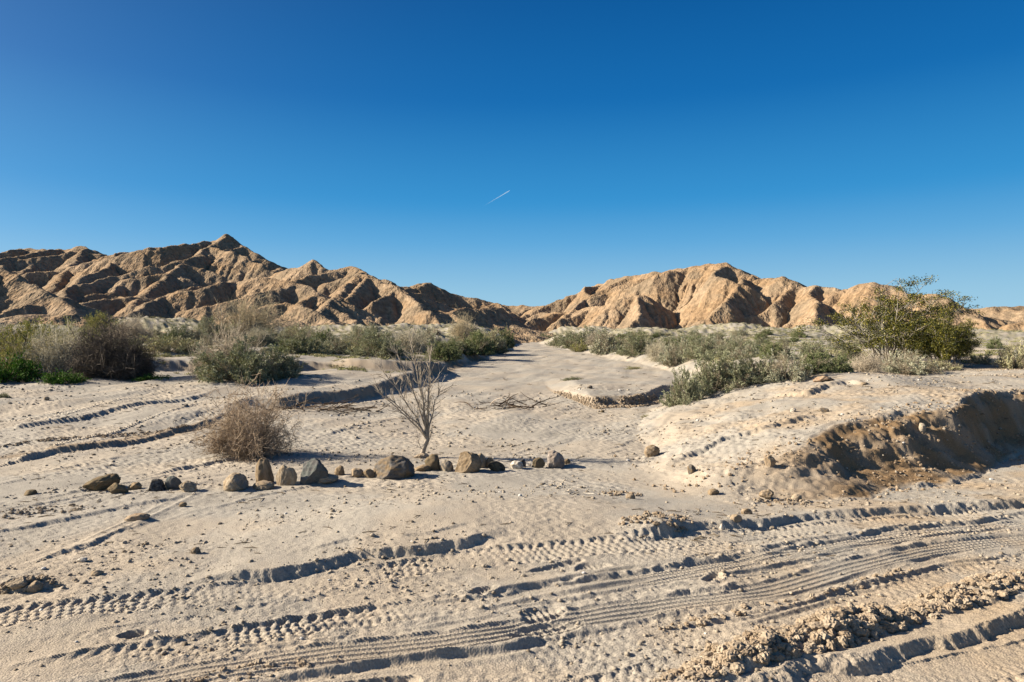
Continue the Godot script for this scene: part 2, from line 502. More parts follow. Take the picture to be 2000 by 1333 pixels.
func ground_row(i: int) -> void:
	var d := g_ds[i]
	var half := d if d > 1.6 else 1.6 + (1.6 - d)
	var n := g_us.size()
	var xs := PackedFloat32Array()
	xs.resize(n)
	var ys := PackedFloat32Array()
	ys.resize(n)
	var cs := PackedColorArray()
	cs.resize(n)
	var near := d > 1.5 and d < 17.0
	var nz := PackedFloat32Array()
	nz.resize(n)
	for j in n:
		var x := g_us[j] * half
		xs[j] = x
		var y := gh(x, d)
		# what the soil is made of: pale silt, warm road sand, brown cut subsoil, scrubby slope
		var t := n_tint.get_noise_2d(x, d)
		var t2 := n_mid.get_noise_2d(x * 1.3 + 50.0, d * 1.3)
		var k := 1.0 + 0.16 * t + 0.10 * t2
		var r := 0.402 * k
		var g := 0.375 * k
		var b := 0.33 * k
		var warm := clampf(0.45 + 2.2 * t + 0.6 * t2, 0.0, 1.0) * 0.42
		if d < 6.0:
			warm += 0.25 * clampf((6.0 - d) * 0.6, 0.0, 1.0)
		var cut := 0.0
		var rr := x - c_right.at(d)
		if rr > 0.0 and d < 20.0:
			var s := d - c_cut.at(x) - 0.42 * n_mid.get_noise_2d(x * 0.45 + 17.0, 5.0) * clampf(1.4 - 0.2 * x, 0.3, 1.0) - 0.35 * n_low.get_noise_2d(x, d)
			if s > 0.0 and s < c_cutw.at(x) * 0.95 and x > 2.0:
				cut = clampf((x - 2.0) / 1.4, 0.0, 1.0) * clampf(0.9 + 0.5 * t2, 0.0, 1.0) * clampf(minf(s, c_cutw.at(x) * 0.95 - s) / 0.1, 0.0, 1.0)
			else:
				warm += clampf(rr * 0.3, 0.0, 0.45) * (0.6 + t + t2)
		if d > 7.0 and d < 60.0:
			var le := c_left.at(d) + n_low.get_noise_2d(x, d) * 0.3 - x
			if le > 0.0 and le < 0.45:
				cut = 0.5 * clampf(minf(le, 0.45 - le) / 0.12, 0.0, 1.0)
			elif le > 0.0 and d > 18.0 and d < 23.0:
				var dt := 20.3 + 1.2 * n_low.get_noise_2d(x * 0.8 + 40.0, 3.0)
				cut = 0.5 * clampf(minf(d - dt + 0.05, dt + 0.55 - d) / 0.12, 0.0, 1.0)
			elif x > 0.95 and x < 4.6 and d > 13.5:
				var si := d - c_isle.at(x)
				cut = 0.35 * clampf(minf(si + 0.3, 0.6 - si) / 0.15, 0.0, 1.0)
		warm = clampf(warm, 0.0, 1.6)
		r *= 1.0 - 0.09 * warm
		g *= 1.0 - 0.19 * warm
		b *= 1.0 - 0.30 * warm
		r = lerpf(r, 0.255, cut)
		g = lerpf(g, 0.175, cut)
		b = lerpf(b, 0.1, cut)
		if d > 24.0 and (rr > 0.5 or x < c_left.at(d) - 0.5):
			var gr := clampf((d - 24.0) / 20.0, 0.0, 1.0) * clampf(0.55 + 1.4 * t2 + 0.8 * t, 0.0, 1.0)
			r = lerpf(r, 0.25, gr * 0.8)
			g = lerpf(g, 0.24, gr * 0.8)
			b = lerpf(b, 0.145, gr * 0.8)
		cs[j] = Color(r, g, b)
		var y_plain := y
		if near:
			var fine := n_fine.get_noise_2d(x, d)
			var roughness := 0.5 + 0.9 * n_low.get_noise_2d(x * 2.0 + 9.0, d * 2.0)
			y += fine * (0.0042 if d > 4.4 and d < 8.0 else 0.006) * clampf(0.5 + roughness, 0.2, 1.4)
			if d > 2.0 and d < 5.6:
				y += 0.005 * n_clod.get_noise_2d(x * 1.8, d * 1.8) * clampf(roughness, 0.0, 1.0)
			elif d > 7.0:
				# crumbs on the cut bank and in the wash
				y += 0.007 * fine * clampf(roughness, 0.0, 1.0)
		ys[j] = y
		nz[j] = y - y_plain
	if near:
		press(d, xs, ys, nz)
		if d < 12.5:
			rough_patches(d, xs, ys)
	var row := PackedVector3Array()
	row.resize(n)
	for j in n:
		row[j] = Vector3(xs[j], ys[j], -d)
	g_rows[i] = row
	g_cols[i] = cs

func make_ground(mat: Material) -> void:
	var back := [-60.0, -30.0, -15.0, -8.0, -4.0, -2.0, -1.0, -0.3, 0.2, 0.6, 0.9, 1.2, 1.4]
	for b in back:
		g_ds.append(b)
	var d := 1.6
	while d < 2.5:
		g_ds.append(d)
		d += 0.02
	while d < 700.0:
		g_ds.append(d)
		d += minf(0.57 * d * d / 1024.0, 0.014 * d) if d < 200.0 else d * 0.1
	var u := 0.0
	var right := PackedFloat32Array()
	while u < 0.80:
		right.append(u)
		u += 0.0023
	var du := 0.0023
	while u < 4.0:
		right.append(u)
		du *= 1.045
		u += du
	for j in range(right.size() - 1, 0, -1):
		g_us.append(-right[j])
	g_us.append_array(right)
	var nr := g_ds.size()
	var nc := g_us.size()
	g_rows.resize(nr)
	g_cols.resize(nr)
	var task := WorkerThreadPool.add_group_task(ground_row, nr, 4, true)
	WorkerThreadPool.wait_for_group_task_completion(task)
	var v := PackedVector3Array()
	var c := PackedColorArray()
	for i in nr:
		v.append_array(g_rows[i])
		c.append_array(g_cols[i])
	g_cols.clear()
	var o := MeshInstance3D.new()
	o.name = "ground"
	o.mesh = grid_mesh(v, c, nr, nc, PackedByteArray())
	o.material_override = mat
	add_child(o)
	meta(o, "pale sandy ground of a dry wash crossed by tyre tracks", "ground", "", "structure")

func surf(x: float, d: float) -> float:   # height of the finished sheet
	var i := clampi(g_ds.bsearch(d) - 1, 0, g_ds.size() - 2)
	var t := clampf((d - g_ds[i]) / (g_ds[i + 1] - g_ds[i]), 0.0, 1.0)
	var out := 0.0
	for k in 2:
		var dd := g_ds[i + k]
		var u := x / (dd if dd > 1.6 else 3.2 - dd)
		var j := clampi(g_us.bsearch(u) - 1, 0, g_us.size() - 2)
		var f := clampf((u - g_us[j]) / (g_us[j + 1] - g_us[j]), 0.0, 1.0)
		var row: PackedVector3Array = g_rows[i + k]
		out += (row[j].y + (row[j + 1].y - row[j].y) * f) * (t if k == 1 else 1.0 - t)
	return out

func grid_mesh(v: PackedVector3Array, c: PackedColorArray, nr: int, nc: int, keep: PackedByteArray) -> ArrayMesh:
	var nn := PackedVector3Array()
	nn.resize(v.size())
	for i in nr:
		var i0 := maxi(i - 1, 0) * nc
		var i1 := mini(i + 1, nr - 1) * nc
		var ii := i * nc
		for j in nc:
			var a := v[ii + mini(j + 1, nc - 1)] - v[ii + maxi(j - 1, 0)]
			var b := v[i1 + j] - v[i0 + j]
			nn[ii + j] = a.cross(b).normalized()
	var idx := PackedInt32Array()
	idx.resize((nr - 1) * (nc - 1) * 6)
	var k := 0
	var all := keep.is_empty()
	for i in nr - 1:
		for j in nc - 1:
			var p := i * nc + j
			if all or keep[p] or keep[p + 1] or keep[p + nc] or keep[p + nc + 1]:
				idx[k] = p; idx[k + 1] = p + nc; idx[k + 2] = p + 1
				idx[k + 3] = p + 1; idx[k + 4] = p + nc; idx[k + 5] = p + nc + 1
				k += 6
	idx.resize(k)
	var a := []
	a.resize(Mesh.ARRAY_MAX)
	a[Mesh.ARRAY_VERTEX] = v
	a[Mesh.ARRAY_NORMAL] = nn
	a[Mesh.ARRAY_COLOR] = c
	a[Mesh.ARRAY_INDEX] = idx
	var m := ArrayMesh.new()
	m.add_surface_from_arrays(Mesh.PRIMITIVE_TRIANGLES, a)
	return m

# ------------------------------------------------------------------ hills: crests with spurs that run down between gullies

class Hill:
	var x0 := 0.0
	var d0 := 0.0
	var cell := 0.25
	var nx := 0
	var nd := 0
	var a := PackedFloat32Array()
	var g := RandomNumberGenerator.new()
	var lean := Vector2.ZERO    # the way most spurs run
	var down := 0.45            # fall of a spur's crest
	var side := 0.95            # steepness of its flanks
	var space := 4.0
	var wide := 6.5
	var apron := 0.2
	var branch := true
	var foot := 2.0
	func setup(xa: float, xb: float, da: float, db: float, c: float, sd: int) -> void:
		x0 = xa; d0 = da; cell = c
		nx = int((xb - xa) / c) + 1
		nd = int((db - da) / c) + 1
		a.resize(nx * nd)
		a.fill(-20.0)
		g.seed = sd
	func stamp(p: Vector3, q: Vector3, slope: float, rad: float, soft: float) -> void:   # Vector3(x, height, d)
		var ix0 := maxi(0, int((minf(p.x, q.x) - rad - x0) / cell))
		var ix1 := mini(nx - 1, int((maxf(p.x, q.x) + rad - x0) / cell) + 1)
		var id0 := maxi(0, int((minf(p.z, q.z) - rad - d0) / cell))
		var id1 := mini(nd - 1, int((maxf(p.z, q.z) + rad - d0) / cell) + 1)
		var ex := q.x - p.x
		var ed := q.z - p.z
		var l2 := maxf(ex * ex + ed * ed, 1e-6)
		var r2 := rad * rad
		var s2 := soft * soft
		for i in range(id0, id1 + 1):
			var dd := d0 + i * cell - p.z
			var row := i * nx
			for j in range(ix0, ix1 + 1):
				var dx := x0 + j * cell - p.x
				var t := clampf((dx * ex + dd * ed) / l2, 0.0, 1.0)
				var fx := dx - ex * t
				var fd := dd - ed * t
				var dist2 := fx * fx + fd * fd
				if dist2 < r2:
					var h := p.y + (q.y - p.y) * t - slope * (sqrt(dist2 + s2) - soft)
					if h > a[row + j]:
						a[row + j] = h
	func spur(p: Vector3, way: Vector2, length: float, fall: float, level: int) -> void:
		var at := p
		var run := 0.0
		var turn := 0.0
		var step := 1.3 if level == 1 else 0.8
		var next := g.randf_range(1.0, 2.5)
		var hand := 1.0 if g.randf() < 0.5 else -1.0
		while run < length and at.y > foot:
			turn = turn * 0.7 + g.randf_range(-0.22, 0.22)
			way = way.rotated(turn)
			var k := run / length
			var f := fall * (0.55 + 0.9 * k) * g.randf_range(0.5, 1.5)
			var to := Vector3(at.x + way.x * step, at.y - f * step, at.z + way.y * step)
			stamp(at, to, side * g.randf_range(0.85, 1.15), wide if level == 1 else 2.8, 0.35 if level == 1 else 0.2)
			run += step
			at = to
			if level == 1 and branch and run > next:
				next = run + g.randf_range(0.9, 2.0)
				hand = -hand
				var w2 := way.rotated(hand * g.randf_range(0.6, 1.0))
				spur(at + Vector3(0, -0.1, 0), w2, g.randf_range(1.6, 4.5), side * 0.62, 2)
	func erode(rounds: int, power: float, sd: int) -> void:   # running water: every cell drains to its lowest neighbour and is worn down by what drains through it
		var nz := FastNoiseLite.new()
		nz.seed = sd
		nz.frequency = 0.25
		nz.fractal_octaves = 4
		var n := nx * nd
		var base := foot - 1.5
		for i in nd:
			for j in nx:
				var k := i * nx + j
				if a[k] < base:
					a[k] = base
				else:
					a[k] += 0.5 * nz.get_noise_2d(j * cell, i * cell)
		var step := [-1, 1, -nx, nx, -nx - 1, -nx + 1, nx - 1, nx + 1]
		var recv := PackedInt32Array()
		recv.resize(n)
		var area := PackedFloat32Array()
		area.resize(n)
		for r in rounds:
			var keys := PackedInt64Array()
			for i in range(1, nd - 1):
				for j in range(1, nx - 1):
					var k := i * nx + j
					if a[k] > base + 0.02:
						keys.append((int((a[k] + 30.0) * 8192.0) << 20) | k)
			keys.sort()
			area.fill(1.0)
			for q in range(keys.size() - 1, -1, -1):
				var k := keys[q] & 1048575
				var h := a[k]
				var best := 0.0
				var to := -1
				for m in 8:
					var o: int = k + step[m]
					var drop := h - a[o]
					if m > 3:
						drop *= 0.7071
					if drop > best:
						best = drop
						to = o
				recv[k] = to
				if to >= 0:
					area[to] += area[k]
			for q in keys.size():
				var k := keys[q] & 1048575
				var to := recv[k]
				if to >= 0:
					var f := power * sqrt(minf(area[k], 2000.0))
					a[k] = (a[k] + f * a[to]) / (1.0 + f)
	func sample(x: float, d: float) -> float:
		var fx := clampf((x - x0) / cell, 0.0, nx - 1.001)
		var fd := clampf((d - d0) / cell, 0.0, nd - 1.001)
		var j := int(fx)
		var i := int(fd)
		fx -= j
		fd -= i
		var k := i * nx + j
		return lerpf(lerpf(a[k], a[k + 1], fx), lerpf(a[k + nx], a[k + nx + 1], fx), fd)
	func ridge(pts: Array, both := true) -> void:
		var p3: Array[Vector3] = []
		for p in pts:
			p3.append(Vector3((p[0] - 1000.0) * p[2] / 1333.0, 1.5 + (666.5 - p[1]) * p[2] / 1333.0, p[2]))
		for k in p3.size() - 1:
			var a0 := p3[k]
			var b0 := p3[k + 1]
			stamp(a0 - Vector3(0, 1.2, 0), b0 - Vector3(0, 1.2, 0), 0.8, 20.0, 1.0)
			stamp(a0, b0, 0.8, 5.0, 0.5)
			var low := Vector3(0, (a0.y + b0.y) * 0.5 - foot - 1.3, 0)
			if low.y > 0.0:
				stamp(a0 - low, b0 - low, apron, 18.0, 3.0)
			var along := Vector2(b0.x - a0.x, b0.z - a0.z)
			var len := along.length()
			if len < 0.1:
				continue
			along /= len
			var run := g.randf_range(0.0, space * 0.5)
			while run < len:
				var at := a0.lerp(b0, run / len)
				var front := Vector2(along.y, -along.x)
				if front.y > 0.0:
					front = -front
				var tall := maxf(at.y - foot, 1.0)
				var w := (front * 0.8 + lean + Vector2(g.randf_range(-0.35, 0.35), g.randf_range(-0.2, 0.2))).normalized()
				spur(at, w, tall / down * 1.5, down * g.randf_range(0.8, 1.2), 1)
				if both and g.randf() < 0.8:
					spur(at, (-front + Vector2(g.randf_range(-0.4, 0.4), 0)).normalized(), tall / down * 0.8, down * 1.1, 1)
				run += space * g.randf_range(0.6, 1.4)

func make_hill(called: String, label: String, h: Hill, mat: Material, lump: float, fine: float, sd: int) -> void:
	var mid := noise(FastNoiseLite.TYPE_SIMPLEX, 0.7, 4, sd + 1)
	mid.fractal_gain = 0.6
	var tint := noise(FastNoiseLite.TYPE_SIMPLEX, 0.09, 4, sd + 2)
	var nx := int((h.nx - 1) * h.cell / fine)
	var nd := int((h.nd - 1) * h.cell / fine)
	var v := PackedVector3Array()
	var c := PackedColorArray()
	var keep := PackedByteArray()
	v.resize(nx * nd)
	c.resize(nx * nd)
	keep.resize(nx * nd)
	var pa := Color(0.32, 0.222, 0.136)
	var pb := Color(0.359, 0.269, 0.183)
	var pc := Color(0.234, 0.187, 0.133)
	for i in nd:
		var d := h.d0 + i * fine
		for j in nx:
			var x := h.x0 + j * fine
			var k := i * nx + j
			var y := h.sample(x, d)
			if y < h.foot - 1.3:
				v[k] = Vector3(x, -1.0, -d)
				c[k] = pa
				continue
			keep[k] = 1
			var m := mid.get_noise_3d(x, y * 1.5, d)
			v[k] = Vector3(x + lump * m, y + lump * 0.8 * absf(m), -d + lump * mid.get_noise_3d(x + 31.0, y * 1.5, d))
			var t := clampf(0.5 + 1.3 * tint.get_noise_3d(x, y * 3.0, d) + 0.5 * m, 0.0, 1.0)
			var crust := clampf(3.0 * tint.get_noise_3d(x * 2.0 + 70.0, y * 2.0, d * 2.0), 0.0, 1.0)
			c[k] = pa.lerp(pb, t).lerp(pc, crust * 0.7)
	var o := MeshInstance3D.new()
	o.name = called
	o.mesh = grid_mesh(v, c, nd, nx, keep)
	o.material_override = mat
	add_child(o)
	meta(o, label, "hill", "", "structure")

func shape_hill(k: int) -> void:
	var h := hills[k]
	if k == 0:
		h.setup(-30.0, 130.0, 105.0, 200.0, 0.8, 5)
		h.foot = 3.2; h.down = 0.4; h.side = 0.75; h.space = 8.0
		h.ridge([[890, 600, 185], [960, 596, 180], [1060, 596, 175], [1130, 590, 170], [1250, 590, 165]], false)
		h.ridge([[1780, 612, 150], [1862, 602, 145], [1930, 600, 140], [2000, 597, 140], [2150, 590, 140]], false)
		h.ridge([[1820, 625, 120], [1900, 615, 118], [1990, 628, 112], [2100, 620, 112]], false)
		h.erode(10, 0.02, 3)
	elif k == 1:
		h.setup(-112.0, 8.0, 44.0, 150.0, 0.28, 11)
		h.foot = 2.2; h.down = 0.4; h.side = 1.08; h.space = 11.0; h.wide = 11.0; h.apron = 0.26; h.branch = false
		h.lean = Vector2(-0.1, -0.4)
		h.ridge([[-120, 498, 135], [0, 501, 132], [40, 485, 130], [105, 488, 128], [165, 482, 125], [215, 502, 125], [270, 487, 126], [330, 490, 124]])
		h.ridge([[330, 490, 122], [352, 479, 120], [400, 474, 118], [430, 469, 116], [441, 458, 115], [460, 474, 114], [500, 495, 112], [545, 521, 110], [600, 548, 106]])
		h.ridge([[441, 462, 114], [385, 495, 106], [340, 526, 98], [296, 560, 90], [262, 590, 82]])
		h.ridge([[545, 523, 109], [500, 546, 101], [455, 566, 95]])
		h.ridge([[105, 490, 127], [60, 520, 114], [20, 548, 104]])
		h.ridge([[165, 484, 124], [135, 520, 112], [110, 552, 102]])
		h.ridge([[705, 531, 87], [672, 562, 80], [640, 590, 73], [615, 618, 67]])
		h.ridge([[500, 556, 98], [560, 528, 95], [585, 521, 93], [612, 509, 92], [640, 527, 90], [682, 519, 91], [705, 530, 88], [760, 550, 85], [850, 600, 80], [930, 640, 74]])
		h.ridge([[745, 560, 100], [800, 561, 104], [842, 551, 106], [880, 571, 106], [910, 579, 106], [960, 590, 106], [985, 602, 102], [1003, 632, 92]])
		h.ridge([[380, 575, 88], [440, 548, 84], [520, 542, 82], [590, 556, 80], [660, 590, 74]])
		h.ridge([[150, 575, 92], [240, 548, 96], [330, 540, 98]])
		h.ridge([[500, 606, 66], [560, 588, 65], [620, 612, 62], [690, 645, 58]])
		h.ridge([[-260, 470, 70], [-120, 488, 68], [0, 522, 66], [60, 554, 63], [130, 598, 59], [165, 618, 57]])
		h.ridge([[800, 606, 80], [860, 612, 76], [930, 600, 84], [980, 604, 88]])
		h.erode(14, 0.02, 4)
	else:
		h.setup(-2.0, 78.0, 50.0, 150.0, 0.23, 23)
		h.foot = 2.0; h.down = 0.5; h.side = 1.25; h.space = 6.5; h.wide = 9.0; h.apron = 0.24; h.branch = false
		h.lean = Vector2(-0.65, -0.25)
		h.ridge([[1030, 606, 140], [1080, 596, 128], [1120, 582, 118], [1150, 565, 112], [1200, 544, 105], [1290, 531, 99], [1345, 524, 96], [1385, 513, 94], [1410, 513, 92], [1445, 522, 90], [1490, 544, 88]], false)
		h.ridge([[1490, 545, 87], [1530, 541, 84], [1548, 548, 83], [1575, 562, 81], [1610, 560, 80], [1650, 571, 77]], false)
		h.ridge([[1650, 571, 76], [1680, 556, 74], [1705, 548, 73], [1740, 560, 72], [1785, 579, 69], [1825, 572, 66], [1850, 582, 64], [1868, 612, 62]], false)
		h.ridge([[1040, 612, 112], [1090, 612, 100], [1150, 603, 92], [1210, 585, 88], [1260, 575, 88]], false)
		h.ridge([[1890, 662, 60], [1930, 645, 59], [1972, 633, 58], [2040, 628, 58], [2140, 625, 60]], false)
		h.erode(14, 0.02, 6)

var hills: Array[Hill] = []

func make_hills(mat: Material) -> void:
	make_hill("hill_far", "low pale ridge at the far end of the wash", hills[0], mat, 0.25, 0.5, 90)
	make_hill("hill_left", "eroded badland hills with a small knob on the highest peak", hills[1], mat, 0.16, 0.22, 40)
	make_hill("hill_right", "sunlit tan badland hill with fluted gullies", hills[2], mat, 0.13, 0.18, 60)

# ------------------------------------------------------------------ materials with computed textures

func grey_image(nz: FastNoiseLite, size: int) -> Image:
	return nz.get_seamless_image(size, size)

func soil_material(tile: float, relief: float, sd: int, low: float, coarse: bool) -> StandardMaterial3D:
	var size := 1024
	var a := noise(FastNoiseLite.TYPE_SIMPLEX, 0.02 if coarse else 0.05, 5, sd)
	a.fractal_gain = 0.62
	var b := noise(FastNoiseLite.TYPE_CELLULAR, 0.07 if coarse else 0.09, 1, sd + 1)
	b.cellular_return_type = FastNoiseLite.RETURN_DISTANCE
	var ia := grey_image(a, size)
	var ib := grey_image(b, size)
	var da := ia.get_data()
	var db := ib.get_data()
	var hh := PackedByteArray()
	var cc := PackedByteArray()
	hh.resize(size * size)
	cc.resize(size * size * 3)
	for k in size * size:
		var p := da[k] / 255.0
		var q := db[k] / 255.0
		hh[k] = int(clampf((0.62 * p + 0.38 * (1.0 - q)) if coarse else (0.4 * p + 0.6 * (1.0 - q)), 0.0, 1.0) * 255.0)
		var w := low + (1.0 - low) * clampf(0.15 + p * 1.1, 0.0, 1.0)
		if not coarse and q < 0.1 and (k * 7919) % 13 < 9:
			w *= 0.86
		cc[3 * k] = int(clampf(w, 0.0, 1.0) * 255.0)
		cc[3 * k + 1] = int(clampf(w * 0.992, 0.0, 1.0) * 255.0)
		cc[3 * k + 2] = int(clampf(w * 0.978, 0.0, 1.0) * 255.0)
	var m := StandardMaterial3D.new()
	m.vertex_color_use_as_albedo = true
	m.albedo_texture = ImageTexture.create_from_image(Image.create_from_data(size, size, false, Image.FORMAT_RGB8, cc))
	m.heightmap_enabled = true
	m.heightmap_texture = ImageTexture.create_from_image(Image.create_from_data(size, size, false, Image.FORMAT_L8, hh))
	m.heightmap_scale = relief
	m.uv1_triplanar = true
	m.uv1_world_triplanar = true
	m.uv1_scale = Vector3.ONE / tile
	m.roughness = 0.95
	m.metallic_specular = 0.15
	m.cull_mode = BaseMaterial3D.CULL_DISABLED
	return m

# ------------------------------------------------------------------ stones

func ico(level: int) -> Array:
	var t := (1.0 + sqrt(5.0)) / 2.0
	var v: Array[Vector3] = []
	for p in [[-1, t, 0], [1, t, 0], [-1, -t, 0], [1, -t, 0], [0, -1, t], [0, 1, t], [0, -1, -t], [0, 1, -t], [t, 0, -1], [t, 0, 1], [-t, 0, -1], [-t, 0, 1]]:
		v.append(Vector3(p[0], p[1], p[2]).normalized())
	var f := [[0, 11, 5], [0, 5, 1], [0, 1, 7], [0, 7, 10], [0, 10, 11], [1, 5, 9], [5, 11, 4], [11, 10, 2], [10, 7, 6], [7, 1, 8], [3, 9, 4], [3, 4, 2], [3, 2, 6], [3, 6, 8], [3, 8, 9], [4, 9, 5], [2, 4, 11], [6, 2, 10], [8, 6, 7], [9, 8, 1]]
	for l in level:
		var mid := {}
		var nf := []
		for q in f:
			var e := []
			for k in 3:
				var a: int = q[k]
				var b: int = q[(k + 1) % 3]
				var key := mini(a, b) * 100000 + maxi(a, b)
				if not mid.has(key):
					mid[key] = v.size()
					v.append(((v[a] + v[b]) * 0.5).normalized())
				e.append(mid[key])
			nf.append([q[0], e[0], e[2]]); nf.append([q[1], e[1], e[0]]); nf.append([q[2], e[2], e[1]]); nf.append([e[0], e[1], e[2]])
		f = nf
	return [v, f]

var ico_near := []
var ico_small := []

func rock_mesh(size: Vector3, sd: int, cuts: int, col: Color, col2: Color, bump := 0.08, base := []) -> ArrayMesh:
	if base.is_empty():
		base = ico_near
	var g := RandomNumberGenerator.new()
	g.seed = sd
	var nz := noise(FastNoiseLite.TYPE_SIMPLEX, 1.1, 4, sd)
	var planes := []
	for k in cuts:
		var nn := Vector3(g.randfn(), g.randfn() * 0.8, g.randfn()).normalized()
		planes.append([nn, g.randf_range(0.56, 0.84)])
	var v := PackedVector3Array()
	var c := PackedColorArray()
	for p: Vector3 in base[0]:
		var q: Vector3 = p * (1.0 + 0.16 * nz.get_noise_3dv(p * 0.8 + Vector3(9, 9, 9)))
		for pl in planes:
			var over: float = q.dot(pl[0]) - float(pl[1])
			if over > 0.0:
				q -= (pl[0] as Vector3) * over * 0.97
		q += p * bump * nz.get_noise_3dv(p * 2.6)
		v.append(q * size * 0.5)
		var t := clampf(0.5 + 1.5 * nz.get_noise_3dv(p * 1.3 + Vector3(3, 1, 7)), 0.0, 1.0)
		var k := 1.0 + 0.35 * nz.get_noise_3dv(p * 5.0)
		var cc := col.lerp(col2, t) * k
		cc.a = 1.0
		c.append(cc)
	var n := PackedVector3Array()
	n.resize(v.size())
	var idx := PackedInt32Array()
	for q in base[1]:
		idx.append(q[0]); idx.append(q[2]); idx.append(q[1])
		var fn := (v[q[1]] - v[q[0]]).cross(v[q[2]] - v[q[0]])
		for k in 3:
			n[q[k]] += fn
	for k in n.size():
		n[k] = n[k].normalized()
	var a := []
	a.resize(Mesh.ARRAY_MAX)
	a[Mesh.ARRAY_VERTEX] = v
	a[Mesh.ARRAY_NORMAL] = n
	a[Mesh.ARRAY_COLOR] = c
	a[Mesh.ARRAY_INDEX] = idx
	var m := ArrayMesh.new()
	m.add_surface_from_arrays(Mesh.PRIMITIVE_TRIANGLES, a)
	return m

func faceted(m: ArrayMesh) -> ArrayMesh:
	var a := m.surface_get_arrays(0)
	var v: PackedVector3Array = a[Mesh.ARRAY_VERTEX]
	var c: PackedColorArray = a[Mesh.ARRAY_COLOR]
	var ix: PackedInt32Array = a[Mesh.ARRAY_INDEX]
	var b := Buf.new()
	for k in range(0, ix.size(), 3):
		var n := (v[ix[k + 2]] - v[ix[k]]).cross(v[ix[k + 1]] - v[ix[k]]).normalized()
		for q in 3:
			b.v.append(v[ix[k + q]]); b.n.append(n); b.c.append(c[ix[k + q]]); b.i.append(k + q)
	return b.mesh()

const TAN := Color(0.306, 0.238, 0.162)
const PALE := Color(0.375, 0.315, 0.238)
const BROWN := Color(0.205, 0.153, 0.0979)
const OLIVE := Color(0.145, 0.123, 0.0808)
const GREY := Color(0.136, 0.132, 0.128)
const DARK := Color(0.0511, 0.0493, 0.0468)
const SLATE := Color(0.128, 0.14, 0.132)
const WHITE := Color(0.613, 0.596, 0.561)
const SOIL := Color(0.34, 0.273, 0.2)

